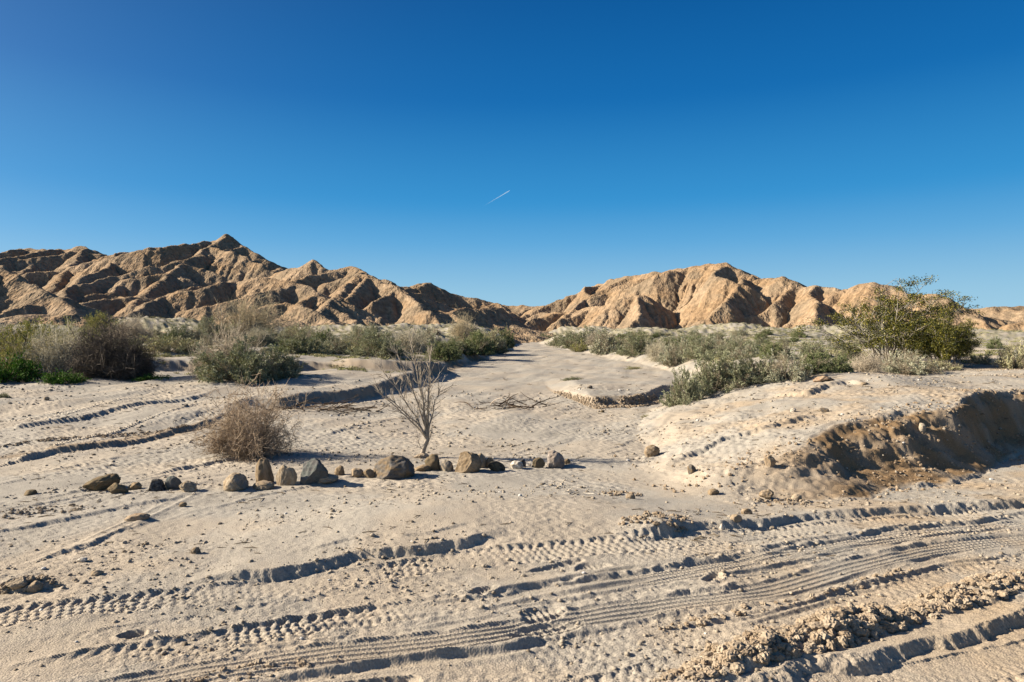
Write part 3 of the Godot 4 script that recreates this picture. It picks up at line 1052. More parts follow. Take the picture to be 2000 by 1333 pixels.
func make_rocks(mat: Material) -> void:
	ico_near = ico(4)
	ico_small = ico(2)
	var ico_mid := ico(3)
	# px, py of the foot; width and height in pixels of a 2000-wide picture; depth as a share of width; cuts; colours; tilt; label
	var row := "stones laid out in a row across the wash"
	var list := [
		["rock", 187, 960, 78, 27, 0.6, 5, OLIVE, BROWN, 0.35, "dark olive wedge of rock at the end of the stone row", row],
		["rock", 226, 966, 46, 19, 0.5, 6, BROWN, OLIVE, -0.5, "thin brown slab leaning on the dark olive wedge of rock", row],
		["rock", 259, 958, 28, 16, 0.8, 3, TAN, BROWN, 0.1, "small tan stone between the leaning brown slab and the black broken stone", row],
		["rock", 300, 960, 42, 24, 0.7, 9, DARK, GREY, 0.0, "black broken stone with sharp facets in the stone row", row],
		["rock", 333, 957, 44, 28, 0.5, 7, SLATE, GREY, -0.55, "tilted grey-green slate slab behind the black broken stone", row],
		["rock", 361, 962, 42, 22, 0.7, 5, PALE, TAN, -0.1, "cream and tan stone next to the tilted grey-green slab", row],
		["rock", 455, 958, 58, 34, 0.8, 1, TAN, PALE, 0.06, "smooth rounded tan boulder before the tumbleweed", row],
		["rock", 513, 945, 36, 56, 0.7, 3, BROWN, TAN, 0.05, "tall upright brown stone standing on end beside the tumbleweed", row],
		["rock", 510, 957, 48, 16, 0.8, 2, SOIL, TAN, 0.0, "crumbly lump of earth at the foot of the tall upright stone", row],
		["rock", 556, 950, 46, 44, 0.4, 5, TAN, PALE, -0.05, "flat tan slab standing upright between the tall stone and the grey boulder", row],
		["rock", 610, 947, 74, 52, 0.7, 6, GREY, SLATE, 0.15, "dark grey boulder with a pointed top", row],
		["rock", 632, 945, 52, 16, 0.9, 1, SOIL, PALE, 0.0, "low sandy lump against the pointed grey boulder", row],
		["rock", 663, 930, 24, 20, 0.8, 4, BROWN, TAN, 0.1, "small brown stone behind the pointed grey boulder", row],
		["rock", 694, 932, 30, 16, 0.8, 4, TAN, SOIL, 0.0, "low tan stone halfway between the two grey boulders", row],
		["rock", 719, 934, 24, 20, 0.8, 4, TAN, BROWN, 0.0, "small tan stone touching the biggest boulder of the row", row],
		["rock", 766, 935, 92, 46, 0.7, 5, GREY, BROWN, 0.08, "biggest boulder of the row, dark grey top and tan front", row],
		["rock", 825, 921, 34, 13, 0.8, 3, BROWN, TAN, 0.0, "flat brown stone lying between the biggest boulder and the wedge stone", row],
		["rock", 846, 919, 38, 34, 0.6, 6, OLIVE, BROWN, 0.25, "olive wedge stone just before the bare sapling", row],
		["rock", 872, 921, 28, 24, 0.8, 2, PALE, GREY, 0.0, "rounded greyish stone between the wedge stone and the brown block", row],
		["rock", 911, 923, 60, 44, 0.7, 6, BROWN, TAN, -0.05, "large flat-topped brown block in the stone row", row],
		["rock", 938, 914, 28, 30, 0.7, 2, TAN, PALE, 0.1, "tan lobed stone behind the flat-topped brown block", row],
		["rock", 956, 914, 20, 24, 0.7, 4, TAN, BROWN, -0.1, "small upright tan stone next to the lobed stone", row],
		["rock", 969, 921, 36, 22, 0.5, 7, OLIVE, DARK, -0.3, "dark olive slab tilted up beside the flat-topped brown block", row],
		["rock", 1009, 916, 28, 16, 0.8, 3, WHITE, PALE, 0.0, "chalk-white stone in the stone row", row],
		["rock", 1021, 912, 14, 17, 0.8, 6, DARK, GREY, 0.1, "little black stone behind the chalk-white stone", row],
		["rock", 1052, 914, 28, 24, 0.4, 5, OLIVE, BROWN, -0.6, "dark slab leaning against the speckled granite boulder", row],
		["rock", 1083, 914, 44, 36, 0.9, 1, Color(0.228, 0.19, 0.16), Color(0.319, 0.281, 0.251), 0.0, "rounded speckled granite boulder at the end of the stone row", row],
		["rock", 1108, 907, 14, 12, 0.8, 4, TAN, BROWN, 0.0, "tiny tan stone just past the speckled granite boulder", row],
		["clod", 1275, 892, 32, 22, 0.8, 3, BROWN, SOIL, 0.0, "brown crumbly clod at the foot of the silt slope", ""],
		["rock", 1352, 925, 20, 17, 0.8, 4, GREY, BROWN, 0.0, "dark grey stone alone on the silt slope", ""],
		["rock", 1412, 1036, 13, 14, 0.7, 4, WHITE, PALE, 0.0, "bright white pebble on the edge of the road", ""],
		["clod", 1440, 1030, 24, 12, 0.8, 3, SOIL, TAN, 0.0, "brown clod beside the bright white pebble", ""],
		["rock", 355, 991, 16, 10, 0.8, 4, BROWN, TAN, 0.0, "small brown stone in front of the cream and tan stone", ""],
		["clod", 380, 1082, 20, 14, 0.8, 3, BROWN, SOIL, 0.0, "small brown clod on the smooth fan of sand", ""],
		["rock", 55, 968, 28, 11, 0.8, 5, OLIVE, BROWN, 0.0, "dark flat stone lying beyond the olive wedge", ""],
		["rock", 262, 1020, 48, 15, 0.7, 1, Color(0.319, 0.236, 0.16), SOIL, 0.1, "half-buried smooth orange-tan stone", ""],
		["rock", 88, 782, 12, 8, 0.8, 3, PALE, TAN, 0.0, "small pale stone on the sand in front of the green herbs", ""],
		["rock", 158, 1098, 22, 9, 0.8, 3, PALE, WHITE, 0.0, "low whitish stone half buried in the runnels", ""],
		["rock", 186, 1124, 24, 12, 0.8, 3, PALE, TAN, 0.0, "pale stone among the runnels, beside smaller clods", ""],
		["rock", 1803, 846, 18, 17, 0.8, 2, Color(0.38, 0.334, 0.274), PALE, 0.0, "pale stone stuck in the cut bank", ""],
		["clod", 1612, 748, 40, 13, 0.7, 3, Color(0.304, 0.198, 0.129), SOIL, 0.0, "reddish crumbling heap of earth by the grey-green shrubs", ""],
		["clod", 1690, 752, 16, 6, 0.7, 3, BROWN, SOIL, 0.0, "small dark clod on the flat top of the bank", ""],
		["rock", 1551, 806, 13, 9, 0.8, 2, WHITE, PALE, 0.0, "whitish pebble on the upper silt slope", ""],
		["rock", 1612, 806, 20, 10, 0.8, 4, BROWN, GREY, 0.0, "dark chip of stone beside the whitish pebble on the silt slope", ""],
		["rock", 1177, 806, 9, 5, 0.8, 3, BROWN, OLIVE, 0.0, "dark pebble below the crumbling island of silt", ""],
		["rock", 1152, 760, 12, 7, 0.8, 4, BROWN, GREY, 0.1, "dark stone on top of the silt island", ""],
		["clod", 30, 1158, 44, 18, 0.8, 4, SOIL, PALE, 0.1, "brown clod with a neighbour on the tyre-marked sand", ""],
		["clod", 62, 1157, 30, 22, 0.8, 4, TAN, SOIL, -0.1, "darker clod beside the brown clod on the tyre-marked sand", ""],
		["clod", 1232, 975, 22, 12, 0.8, 3, SOIL, TAN, 0.0, "pale crumb of earth near the foot-shaped hollow", ""],
		["clod", 1560, 985, 26, 18, 0.8, 4, SOIL, PALE, 0.0, "pale clod at the foot of the cut bank", ""],
		["clod", 1460, 1012, 22, 13, 0.8, 4, SOIL, BROWN, 0.0, "brown clod on the smooth sand between bank and road", ""],
		["clod", 1500, 980, 30, 18, 0.8, 4, SOIL, BROWN, 0.2, "brown clod tumbled from the cut bank", ""],
		["clod", 1395, 968, 24, 12, 0.8, 4, TAN, BROWN, 0.0, "reddish clod lower on the silt slope", ""],
		["clod", 1505, 912, 26, 22, 0.5, 4, Color(0.319, 0.236, 0.152), SOIL, 0.2, "upright orange-tan clod under the small ledge of the bank", ""],
	]
	var sd := 100
	for e in list:
		sd += 1
		var at := drop(e[1], e[2])
		var dist := -at.z
		var w: float = e[3] * dist / FOC
		var h: float = e[4] * dist / FOC * 1.05
		var size := Vector3(w * 0.93, h * 1.16, w * float(e[5]))
		var o := MeshInstance3D.new()
		o.name = numbered(e[0])
		o.mesh = rock_mesh(size, sd, e[6], e[7], e[8], 0.13 if e[0] == "clod" else 0.07, ico_mid if int(e[3]) < 40 else ico_near)
		o.material_override = mat
		add_child(o)
		var rx := at.x
		var rz := at.z - w * float(e[5]) * 0.3
		o.position = Vector3(rx, surf(rx, -rz) + h * 0.5 - h * 0.26, rz)
		o.rotation = Vector3(0, (sd * 0.37) if int(e[6]) < 3 else 0.15 * sin(sd), e[9])
		meta(o, e[10], "clod" if e[0] == "clod" else "stone", e[11])

# ------------------------------------------------------------------ shrubs

func shade(c: Color, g: RandomNumberGenerator, amount := 0.25) -> Color:
	var k := 1.0 + g.randf_range(-amount, amount)
	return Color(c.r * k, c.g * k, c.b * k)

func rand_dir(g: RandomNumberGenerator) -> Vector3:
	return Vector3(g.randfn(), g.randfn(), g.randfn()).normalized()

# a rounded shrub one metre in radius: > stems, foliage
func leafy_shrub(called: String, sd: int, leaf_cols: Array, dry_share: float, height: float, leaves: int, size: float, upright := 0.35) -> Node3D:
	var g := RandomNumberGenerator.new()
	g.seed = sd
	var lumps := noise(FastNoiseLite.TYPE_SIMPLEX, 1.3, 2, sd)
	var st := Buf.new()
	var fo := Buf.new()
	var dry := Color(0.257, 0.218, 0.156)
	var wood := Color(0.156, 0.129, 0.0936)
	var stems := 64
	for k in stems:
		var az := g.randf() * TAU
		var el := acos(g.randf()) if g.randf() < 0.75 else 1.3 + 0.25 * g.randf()
		var out := Vector3(sin(el) * cos(az), cos(el) * height, sin(el) * sin(az))
		var reach := 0.8 + 0.38 * lumps.get_noise_3dv(out) + g.randf_range(-0.12, 0.1)
		var tip := out * reach
		var root := Vector3(cos(az), 0, sin(az)) * g.randf() * 0.22
		var bend := root.lerp(tip, 0.5) + rand_dir(g) * 0.06 - Vector3(0, 0.03, 0)
		var wc := shade(wood, g)
		st.tube(root, bend, 0.013, 0.008, wc)
		st.tube(bend, tip, 0.008, 0.003, wc)
		var is_dry := g.randf() < dry_share
		var per := leaves / stems
		var twigs := 9
		for q in twigs:
			var t := g.randf_range(0.35, 1.0)
			var p0 := root.lerp(bend, t * 2.0) if t < 0.5 else bend.lerp(tip, t * 2.0 - 1.0)
			var w := (rand_dir(g) + out * 0.8 + Vector3(0, upright, 0)).normalized()
			var p1 := p0 + w * g.randf_range(0.12, 0.3)
			if p1.y < 0.02:
				p1.y = 0.02 + 0.03 * g.randf()
			st.tube(p0, p1, 0.004, 0.0015, shade(dry if is_dry else wood, g))
			for m in per / twigs:
				var p := p0.lerp(p1, g.randf_range(0.15, 1.05)) + rand_dir(g) * 0.03
				if p.y < 0.0:
					continue
				var col: Color = leaf_cols[g.randi() % leaf_cols.size()]
				var l := size * g.randf_range(0.6, 1.3)
				var al := (w + rand_dir(g) * 0.9).normalized()
				if is_dry:
					col = dry
					fo.leaf(p, al * l * 1.6, al.cross(rand_dir(g)).normalized() * l * 0.14, shade(col, g, 0.35))
				else:
					fo.leaf(p, al * l, al.cross(rand_dir(g)).normalized() * l * 0.45, shade(col, g, 0.35))
	var root_node := Node3D.new()
	root_node.set_meta("base", called)
	part("stems", st.mesh(), wood_mat, root_node)
	part("foliage", fo.mesh(), leaf_mat, root_node)
	return root_node

# a leafless tangle of fine twigs one metre in radius: > stems, twigs
func twiggy_shrub(called: String, sd: int, thick: Color, thin: Color, height: float, stems: int, curl: float, fine := 1.0) -> Node3D:
	var g := RandomNumberGenerator.new()
	g.seed = sd
	var lumps := noise(FastNoiseLite.TYPE_SIMPLEX, 1.2, 2, sd)
	var st := Buf.new()
	var tw := Buf.new()
	for k in stems:
		var az := g.randf() * TAU
		var el := acos(g.randf_range(0.02, 1.0))
		var out := Vector3(sin(el) * cos(az), cos(el) * height, sin(el) * sin(az))
		var reach := 0.85 + 0.35 * lumps.get_noise_3dv(out) + g.randf_range(-0.15, 0.12)
		var p := Vector3(cos(az), 0, sin(az)) * g.randf() * 0.15
		var dir := (out.normalized() + Vector3(0, 0.4, 0)).normalized()
		var seg := 5
		var r := 0.012
		var wc := shade(thick, g)
		for s in seg:
			var want := (out * reach - p)
			dir = (dir * 0.5 + want.normalized() * 0.6 + rand_dir(g) * curl).normalized()
			var q := p + dir * maxf(want.length() / (seg - s), 0.05)
			q.y = maxf(q.y, 0.01)
			st.tube(p, q, r, r * 0.7, wc)
			r *= 0.7
			for b in 5:
				var a := p.lerp(q, g.randf())
				var w := (dir + rand_dir(g) * (0.9 + curl)).normalized()
				var l := g.randf_range(0.12, 0.32)
				var e := a + w * l
				e.y = maxf(e.y, 0.005)
				var tc := shade(thin, g, 0.3)
				tw.tube(a, e, 0.0042 * fine, 0.003 * fine, tc)
				for b2 in 3:
					var a2 := a.lerp(e, g.randf_range(0.3, 1.0))
					var e2 := a2 + (w + rand_dir(g) * (0.9 + curl)).normalized() * l * g.randf_range(0.4, 0.9)
					e2.y = maxf(e2.y, 0.005)
					tw.tube(a2, e2, 0.003 * fine, 0.0018 * fine, shade(tc, g, 0.2))
			p = q
	var root_node := Node3D.new()
	root_node.set_meta("base", called)
	part("stems", st.mesh(), wood_mat, root_node)
	part("twigs", tw.mesh(), wood_mat, root_node)
	return root_node

# a tall open creosote: grey stems fanning up, dark olive leaf clusters near the ends: > trunk, foliage
func creosote(called: String, sd: int, wide: float, tall: float, stems: int, dense: float, low: float) -> Node3D:
	var g := RandomNumberGenerator.new()
	g.seed = sd
	var st := Buf.new()
	var fo := Buf.new()
	var bark := Color(0.234, 0.211, 0.172)
	var cols := [Color(0.045, 0.052, 0.008), Color(0.08, 0.078, 0.01), Color(0.035, 0.042, 0.008), Color(0.19, 0.165, 0.022)]
	for k in stems:
		var az := g.randf() * TAU
		var lean := sqrt(g.randf()) * wide
		lean *= 0.8 + 0.5 * sin(az * 3.0 + sd) * 0.5
		var tip := Vector3(cos(az) * lean * 1.1, tall * g.randf_range(0.42, 1.0) * sqrt(maxf(0.12, 1.0 - 0.6 * lean * lean / (wide * wide))), sin(az) * lean * 0.8)
		var p := Vector3(cos(az), 0, sin(az)) * 0.34 * wide * g.randf()
		var seg := 7
		var r := 0.02
		var dir := Vector3(cos(az) * 0.3, 1, sin(az) * 0.3).normalized()
		for s in seg:
			var want := tip - p
			dir = (dir * 0.7 + want.normalized() * 0.5 + rand_dir(g) * 0.2).normalized()
			var q := p + dir * want.length() / (seg - s)
			st.tube(p, q, r, r * 0.8, shade(bark, g), 4)
			r *= 0.8
			if s >= 2:
				for b in 3:
					var a := p.lerp(q, g.randf())
					var w := (dir + rand_dir(g) * 0.9).normalized()
					var e := a + w * g.randf_range(0.12, 0.34)
					st.tube(a, e, 0.006, 0.003, shade(bark, g))
					if e.y < low * tall * g.randf_range(0.5, 1.3) or g.randf() > dense:
						continue
					for m in 4:
						var ce := a.lerp(e, g.randf_range(0.55, 1.15)) + rand_dir(g) * 0.06
						for lf in 34:
							var lp := ce + Vector3(g.randfn(), g.randfn() * 0.6, g.randfn()) * 0.042
							var al := (w * 0.5 + rand_dir(g)).normalized() * g.randf_range(0.018, 0.034)
							fo.leaf(lp, al, al.cross(rand_dir(g)).normalized() * 0.017, shade(cols[g.randi() % 4], g, 0.3))
			p = q
	var root_node := Node3D.new()
	root_node.set_meta("base", called)
	part("stems", st.mesh(), wood_mat, root_node)
	part("foliage", fo.mesh(), gloss_mat, root_node)
	return root_node

var wood_mat: StandardMaterial3D
var leaf_mat: StandardMaterial3D
var gloss_mat: StandardMaterial3D
var shrubs := {}

func plant(kind: String, px: float, py: float, w: float, h: float, label: String, group: String, category := "shrub") -> Node3D:
	var at := drop(px, py)
	var dist := -at.z
	var variants: Array = shrubs[kind]
	var proto: Node3D = variants[rng.randi() % variants.size()]
	var r: Node3D = proto.duplicate()
	r.name = numbered(String(proto.get_meta("base")))
	add_child(r)
	var wm := w * dist / FOC
	var hm := h * dist / FOC
	var tall: float = proto.get_meta("tall")
	r.scale = Vector3(wm * 0.5, hm / tall, wm * 0.5 * rng.randf_range(0.8, 1.0))
	r.rotation.y = rng.randf() * TAU if proto.get_meta("spin") else 0.0
	var back := 1.0 + 0.3 * minf(wm, 2.5) / dist
	r.position = Vector3(at.x * back, 0.0, at.z * back)
	r.position.y = gh(r.position.x, -r.position.z) - 0.03
	r.remove_meta("base"); r.remove_meta("tall"); r.remove_meta("spin")
	meta(r, label, category, group)
	return r

func kinds() -> void:
	var sage := [Color(0.204, 0.21, 0.126), Color(0.258, 0.264, 0.168), Color(0.156, 0.174, 0.096), Color(0.312, 0.306, 0.21)]
	var green := [Color(0.138, 0.168, 0.072), Color(0.18, 0.198, 0.0896), Color(0.108, 0.138, 0.06), Color(0.24, 0.24, 0.132)]
	var silver := [Color(0.3, 0.312, 0.228), Color(0.36, 0.36, 0.264), Color(0.24, 0.252, 0.18), Color(0.396, 0.36, 0.252)]
	var yellow := [Color(0.288, 0.264, 0.084), Color(0.24, 0.24, 0.0896), Color(0.348, 0.312, 0.132), Color(0.192, 0.204, 0.072)]
	var herb := [Color(0.056, 0.12, 0.02), Color(0.08, 0.152, 0.028), Color(0.044, 0.092, 0.0176)]
	var pale := [Color(0.384, 0.348, 0.204), Color(0.4, 0.396, 0.24), Color(0.324, 0.312, 0.18)]
	shrubs["sage"] = [leafy_shrub("saltbush", 1, sage, 0.12, 0.9, 25000, 0.042), leafy_shrub("saltbush", 2, sage, 0.22, 0.85, 25000, 0.042), leafy_shrub("saltbush", 3, sage, 0.16, 0.9, 25000, 0.042)]
	shrubs["green"] = [leafy_shrub("saltbush", 4, green, 0.08, 0.9, 26000, 0.042), leafy_shrub("saltbush", 5, green, 0.12, 0.9, 26000, 0.042)]
	shrubs["silver"] = [leafy_shrub("saltbush", 6, silver, 0.3, 0.85, 22000, 0.042), leafy_shrub("saltbush", 7, silver, 0.4, 0.85, 22000, 0.042)]
	shrubs["yellow"] = [leafy_shrub("rabbitbrush", 8, yellow, 0.25, 1.0, 14000, 0.046, 0.9), leafy_shrub("rabbitbrush", 9, yellow, 0.35, 1.0, 13000, 0.046, 0.9)]
	shrubs["herb"] = [leafy_shrub("green_herb", 10, herb, 0.0, 0.7, 3600, 0.1, 0.6)]
	shrubs["pale"] = [leafy_shrub("pale_brush", 12, pale, 0.5, 0.85, 13000, 0.05, 0.8)]
	shrubs["dry"] = [twiggy_shrub("dry_bush", 20, Color(0.24, 0.198, 0.15), Color(0.372, 0.318, 0.24), 0.95, 78, 0.3), twiggy_shrub("dry_bush", 21, Color(0.228, 0.192, 0.15), Color(0.348, 0.306, 0.234), 0.95, 78, 0.3), twiggy_shrub("dry_bush", 22, Color(0.24, 0.204, 0.156), Color(0.4, 0.36, 0.264), 0.95, 70, 0.28)]
	shrubs["airy"] = [twiggy_shrub("dry_bush", 24, Color(0.264, 0.216, 0.156), Color(0.4, 0.336, 0.222), 1.05, 46, 0.28, 0.9)]
	shrubs["dark"] = [twiggy_shrub("dead_bush", 26, Color(0.08, 0.068, 0.056), Color(0.12, 0.1, 0.08), 0.95, 140, 0.5, 1.3), twiggy_shrub("dead_bush", 27, Color(0.096, 0.08, 0.068), Color(0.152, 0.132, 0.108), 0.95, 130, 0.5, 1.2)]
	shrubs["tumble"] = [twiggy_shrub("tumbleweed", 30, Color(0.18, 0.13, 0.085), Color(0.33, 0.255, 0.18), 1.25, 88, 0.62, 1.0)]
	shrubs["creosote"] = [creosote("creosote_bush", 40, 1.25, 1.6, 34, 0.5, 0.14)]
	shrubs["creosote_low"] = [creosote("creosote_bush", 41, 0.95, 1.25, 32, 0.95, 0.05)]
	var tall := {"sage": 0.88, "green": 0.9, "silver": 0.84, "yellow": 1.1, "herb": 0.75, "pale": 0.95, "dry": 1.0, "airy": 1.02, "dark": 1.0, "tumble": 1.3, "creosote": 1.6, "creosote_low": 1.25}
	for k: String in shrubs:
		for o: Node3D in shrubs[k]:
			o.set_meta("tall", tall[k])
			o.set_meta("spin", not k.begins_with("creo"))

func make_shrubs() -> void:
	kinds()
	var sunny := "shrubs along the brown hills' side of the wash"
	var far := "shrubs below the sunlit hill"
	# kind, px, py, width, height, label, group
	var list := [
		["sage", 470, 752, 205, 92, "biggest grey-green saltbush, behind the tumbleweed", sunny],
		["dry", 440, 742, 175, 112, "pale dry bush growing up through the biggest grey-green saltbush", sunny],
		["sage", 545, 742, 90, 60, "smaller dull green saltbush leaning out of the biggest grey-green saltbush", sunny],
		["yellow", 62, 716, 170, 100, "broad yellow-green brush above the bright green herbs", sunny],
		["yellow", 150, 690, 120, 78, "yellow-green brush behind the grey dead bush", sunny],
		["yellow", 30, 738, 140, 96, "tall yellow-olive brush rising behind the dark green herbs", sunny],
		["yellow", 128, 728, 120, 88, "yellow-olive brush woven through the grey twiggy bush", sunny],
		["dry", 115, 738, 150, 108, "grey twiggy bush between the green herbs and the black dead tangle", sunny],
		["dark", 212, 742, 170, 112, "black tangle of dead branches by the shaded bank", sunny],
		["dark", 265, 742, 90, 70, "low dark dead brush at the end of the black tangle", sunny],
		["dry", 10, 690, 110, 70, "dry brown brush at the foot of the dark hill", sunny],
		["herb", 22, 750, 120, 58, "dark green leafy herbs under the yellow-green brush", sunny],
		["herb", 122, 752, 92, 28, "bright green low herbs in front of the grey twiggy bush", sunny],
		["herb", 300, 742, 90, 14, "thin strip of green herbs under the shaded bank", sunny],
		["yellow", 196, 668, 95, 66, "upright yellow-green brush in front of the brown slope", sunny],
		["dry", 255, 672, 110, 60, "dry grey brush behind the black tangle", sunny],
		["sage", 345, 672, 58, 34, "small round dark green shrub on the pale slope", sunny],
		["pale", 330, 690, 140, 44, "pale straw-coloured brush above the shaded bank", sunny],
		["airy", 485, 655, 165, 92, "tall airy leafless bush against the brown slope", sunny],
		["sage", 590, 692, 100, 48, "rounded grey-green shrub on the cut terrace", sunny],
		["silver", 655, 692, 84, 40, "silvery dry shrub on the cut terrace", sunny],
		["sage", 735, 698, 140, 46, "wide low saltbush on the edge of the terrace behind the bare sapling", sunny],
		["dry", 800, 690, 90, 52, "dry brown bush just behind the top of the bare sapling", sunny],
		["green", 868, 706, 82, 46, "dark green shrub at the broken corner of the terrace", sunny],
		["silver", 830, 690, 90, 52, "pale brush among the shrubs of the terrace corner", sunny],
		["green", 928, 706, 92, 58, "dense green shrub whose shadow falls on the wash", sunny],
		["pale", 940, 682, 110, 48, "pale brush lit from behind at the bend of the wash", sunny],
		["airy", 905, 668, 80, 66, "thin leafless bush with upright twigs at the bend of the wash", sunny],
		["green", 985, 685, 56, 40, "dark round shrub at the tip of the bend in the wash", sunny],
		["sage", 968, 690, 60, 44, "grey-green shrub overhanging the wash", sunny],
		["silver", 700, 680, 70, 30, "small silvery brush behind the wide low saltbush", sunny],
		["dry", 620, 672, 70, 34, "dry brush at the foot of the shaded spur", sunny],
		["creosote_low", 993, 650, 46, 38, "dark green bush far up the wash", sunny],
		["sage", 1060, 664, 56, 14, "low dark shrub at the far bend on the hill side of the wash", far],
		["sage", 1092, 676, 54, 22, "grey-green shrub at the edge of the far wash", far],
		["yellow", 1132, 688, 44, 30, "yellowish shrub on the edge of the wash", far],
		["silver", 1182, 692, 88, 50, "greyish dry saltbush on the edge of the wash", far],
		["sage", 1243, 697, 92, 42, "wide grey-green saltbush at the edge of the pale sand", far],
		["dry", 1290, 706, 70, 46, "grey twiggy bush at the edge of the pale sand", far],
		["silver", 1322, 716, 80, 56, "silvery shrub beside the grey twiggy bush", far],
		["sage", 1335, 790, 92, 72, "grey-green saltbush at the low tip of the thicket by the silt slope", far],
		["sage", 1395, 772, 140, 84, "full grey-green saltbush in the middle of the thicket by the silt slope", far],
		["sage", 1465, 756, 150, 76, "broad grey-green saltbush in the thicket, beside the silver bush", far],
		["silver", 1535, 748, 130, 64, "silver-grey half-dead saltbush in the thicket", far],
		["green", 1598, 732, 110, 52, "darker green saltbush at the upper end of the thicket", far],
		["green", 1640, 728, 60, 38, "last small green saltbush of the thicket, before the creosote", far],
		["dry", 1690, 728, 84, 42, "dry twiggy bush under the tall creosote", far],
		["silver", 1765, 732, 150, 46, "pale feathery bush in front of the tall creosote", far],
		["pale", 1840, 724, 80, 28, "short straw-coloured brush under the low creosote", far],
		["sage", 1375, 706, 100, 44, "grey-green shrub behind the thicket", far],
		["sage", 1445, 700, 110, 36, "low spreading shrub behind the thicket", far],
		["green", 1310, 688, 90, 30, "greener shrub on the slope behind the grey twiggy bush", far],
		["pale", 1240, 672, 80, 28, "straw-coloured brush on the pale slope", far],
		["silver", 1165, 668, 60, 22, "small silvery brush on the pale slope", far],
		["pale", 1985, 722, 80, 74, "pale yellow brush at the end of the bank", far],
		["pale", 1912, 712, 70, 30, "low pale brush beyond the low creosote", far],
		["sage", 1118, 743, 44, 9, "thin grey-green mat of weeds on the silt island", far],
		["pale", 1238, 722, 46, 10, "sparse straw weeds on the pale sand beside the wash", far],
		["pale", 1262, 815, 24, 10, "tiny dry weed at the foot of the silt slope below the thicket", far],
		["sage", 8, 778, 26, 16, "tiny weed alone on the bare sand before the green herbs", sunny],
		["green", 1945, 682, 40, 26, "small dark shrub at the foot of the tan knoll", far],
	]
	for e in list:
		plant(e[0], e[1], e[2], e[3], e[4], e[5], e[6])
	plant("creosote", 1735, 712, 262, 160, "tall open creosote bush with grey stems and olive leaves", "creosote bushes on the bank", "bush")
	plant("creosote_low", 1848, 722, 150, 105, "lower dense dark creosote bush beside the tall one", "creosote bushes on the bank", "bush")
	var tw := plant("tumble", 492, 902, 196, 165, "brown tumbleweed tangle standing behind the stone row", "", "tumbleweed")
	var wisp_src := twiggy_shrub("tumbleweed", 33, Color(0.281, 0.211, 0.14), Color(0.374, 0.296, 0.211), 1.05, 34, 0.5, 0.9)
	for child in wisp_src.get_children():
		wisp_src.remove_child(child)
		child.name = "wisp"
		child.position = Vector3(-0.55, 0.12, 0.1)
		child.scale = Vector3(0.72, 0.8, 0.72)
		tw.add_child(child, true)
	wisp_src.free()
	tw.rotation.y = 0.0
	# small tufts on the slopes, alike but for their place
	var g := RandomNumberGenerator.new()
	g.seed = 77
	var looks := {"sage": "grey-green leafy", "pale": "straw-coloured", "silver": "silvery half-dry", "green": "dark green", "dry": "leafless twiggy"}
	for k in 70:
		var px := g.randf_range(1060, 1640)
		var py := lerpf(655, 690, g.randf())
		if px < 1120 and py > 668:
			continue
		var s := g.randf_range(14, 34)
		var kk: String = ["sage", "pale", "silver", "green"][g.randi() % 4]
		plant(kk, px, py, s * 1.3, s * 0.55, "small %s tuft scattered on the pale slope below the sunlit hill" % looks[kk], "small %s tufts on the sunny slope" % looks[kk])
	for k in 17:
		var px := g.randf_range(1070, 1660)
		var py := 664.0 + (px - 1070.0) * 0.055 + g.randf_range(0.0, 16.0)
		var kk: String = ["sage", "silver", "sage", "dry", "green"][g.randi() % 5]
		plant(kk, px, py, g.randf_range(48, 92), g.randf_range(22, 38), "middling %s shrub in the band below the sunlit hill" % looks[kk], "middling %s shrubs below the sunlit hill" % looks[kk])
	for k in 20:
		var px := g.randf_range(280, 985)
		var py := 690.0 - absf(px - 700.0) * 0.03 + g.randf_range(-22.0, 4.0)
		var kk: String = ["sage", "silver", "sage", "dry", "pale", "green"][g.randi() % 6]
		plant(kk, px, py, g.randf_range(50, 100), g.randf_range(24, 44), "middling %s shrub in the band below the brown hills" % looks[kk], "middling %s shrubs below the brown hills" % looks[kk])
	for k in 60:
		var px := g.randf_range(-20, 960)
		var py := lerpf(648, 688, g.randf())
		var s := g.randf_range(14, 40)
		var kk: String = ["sage", "pale", "dry", "silver"][g.randi() % 4]
		plant(kk, px, py, s * 1.3, s * 0.7, "small %s tuft scattered below the brown hills" % looks[kk], "small %s tufts below the brown hills" % looks[kk])
	for k in shrubs:
		for o: Node3D in shrubs[k]:
			o.free()

# ------------------------------------------------------------------ the bare sapling and the driftwood

func limb(buf: Buf, p: Vector3, dir: Vector3, length: float, r: float, level: int, g: RandomNumberGenerator, col: Color) -> void:
	var seg := 4 if level < 2 else 3
	var at := p
	var rad := r
	for s in seg:
		dir = (dir + rand_dir(g) * (0.14 if level == 0 else 0.22) + Vector3(0, 0.1, 0)).normalized()
		var to := at + dir * length / seg
		buf.tube(at, to, rad, rad * 0.8, shade(col, g, 0.15), 5 if level < 2 else 3)
		rad *= 0.8
		if level < 3:
			var kids := 2 if level < 2 else 1 + g.randi() % 2
			for k in kids:
				if s == 0 and level == 0:
					continue
				var w := (dir + rand_dir(g) * 0.75 + Vector3(0, 0.15, 0)).normalized()
				limb(buf, at.lerp(to, g.randf_range(0.3, 1.0)), w, length * g.randf_range(0.38, 0.6), rad * 0.55, level + 1, g, col)
		at = to

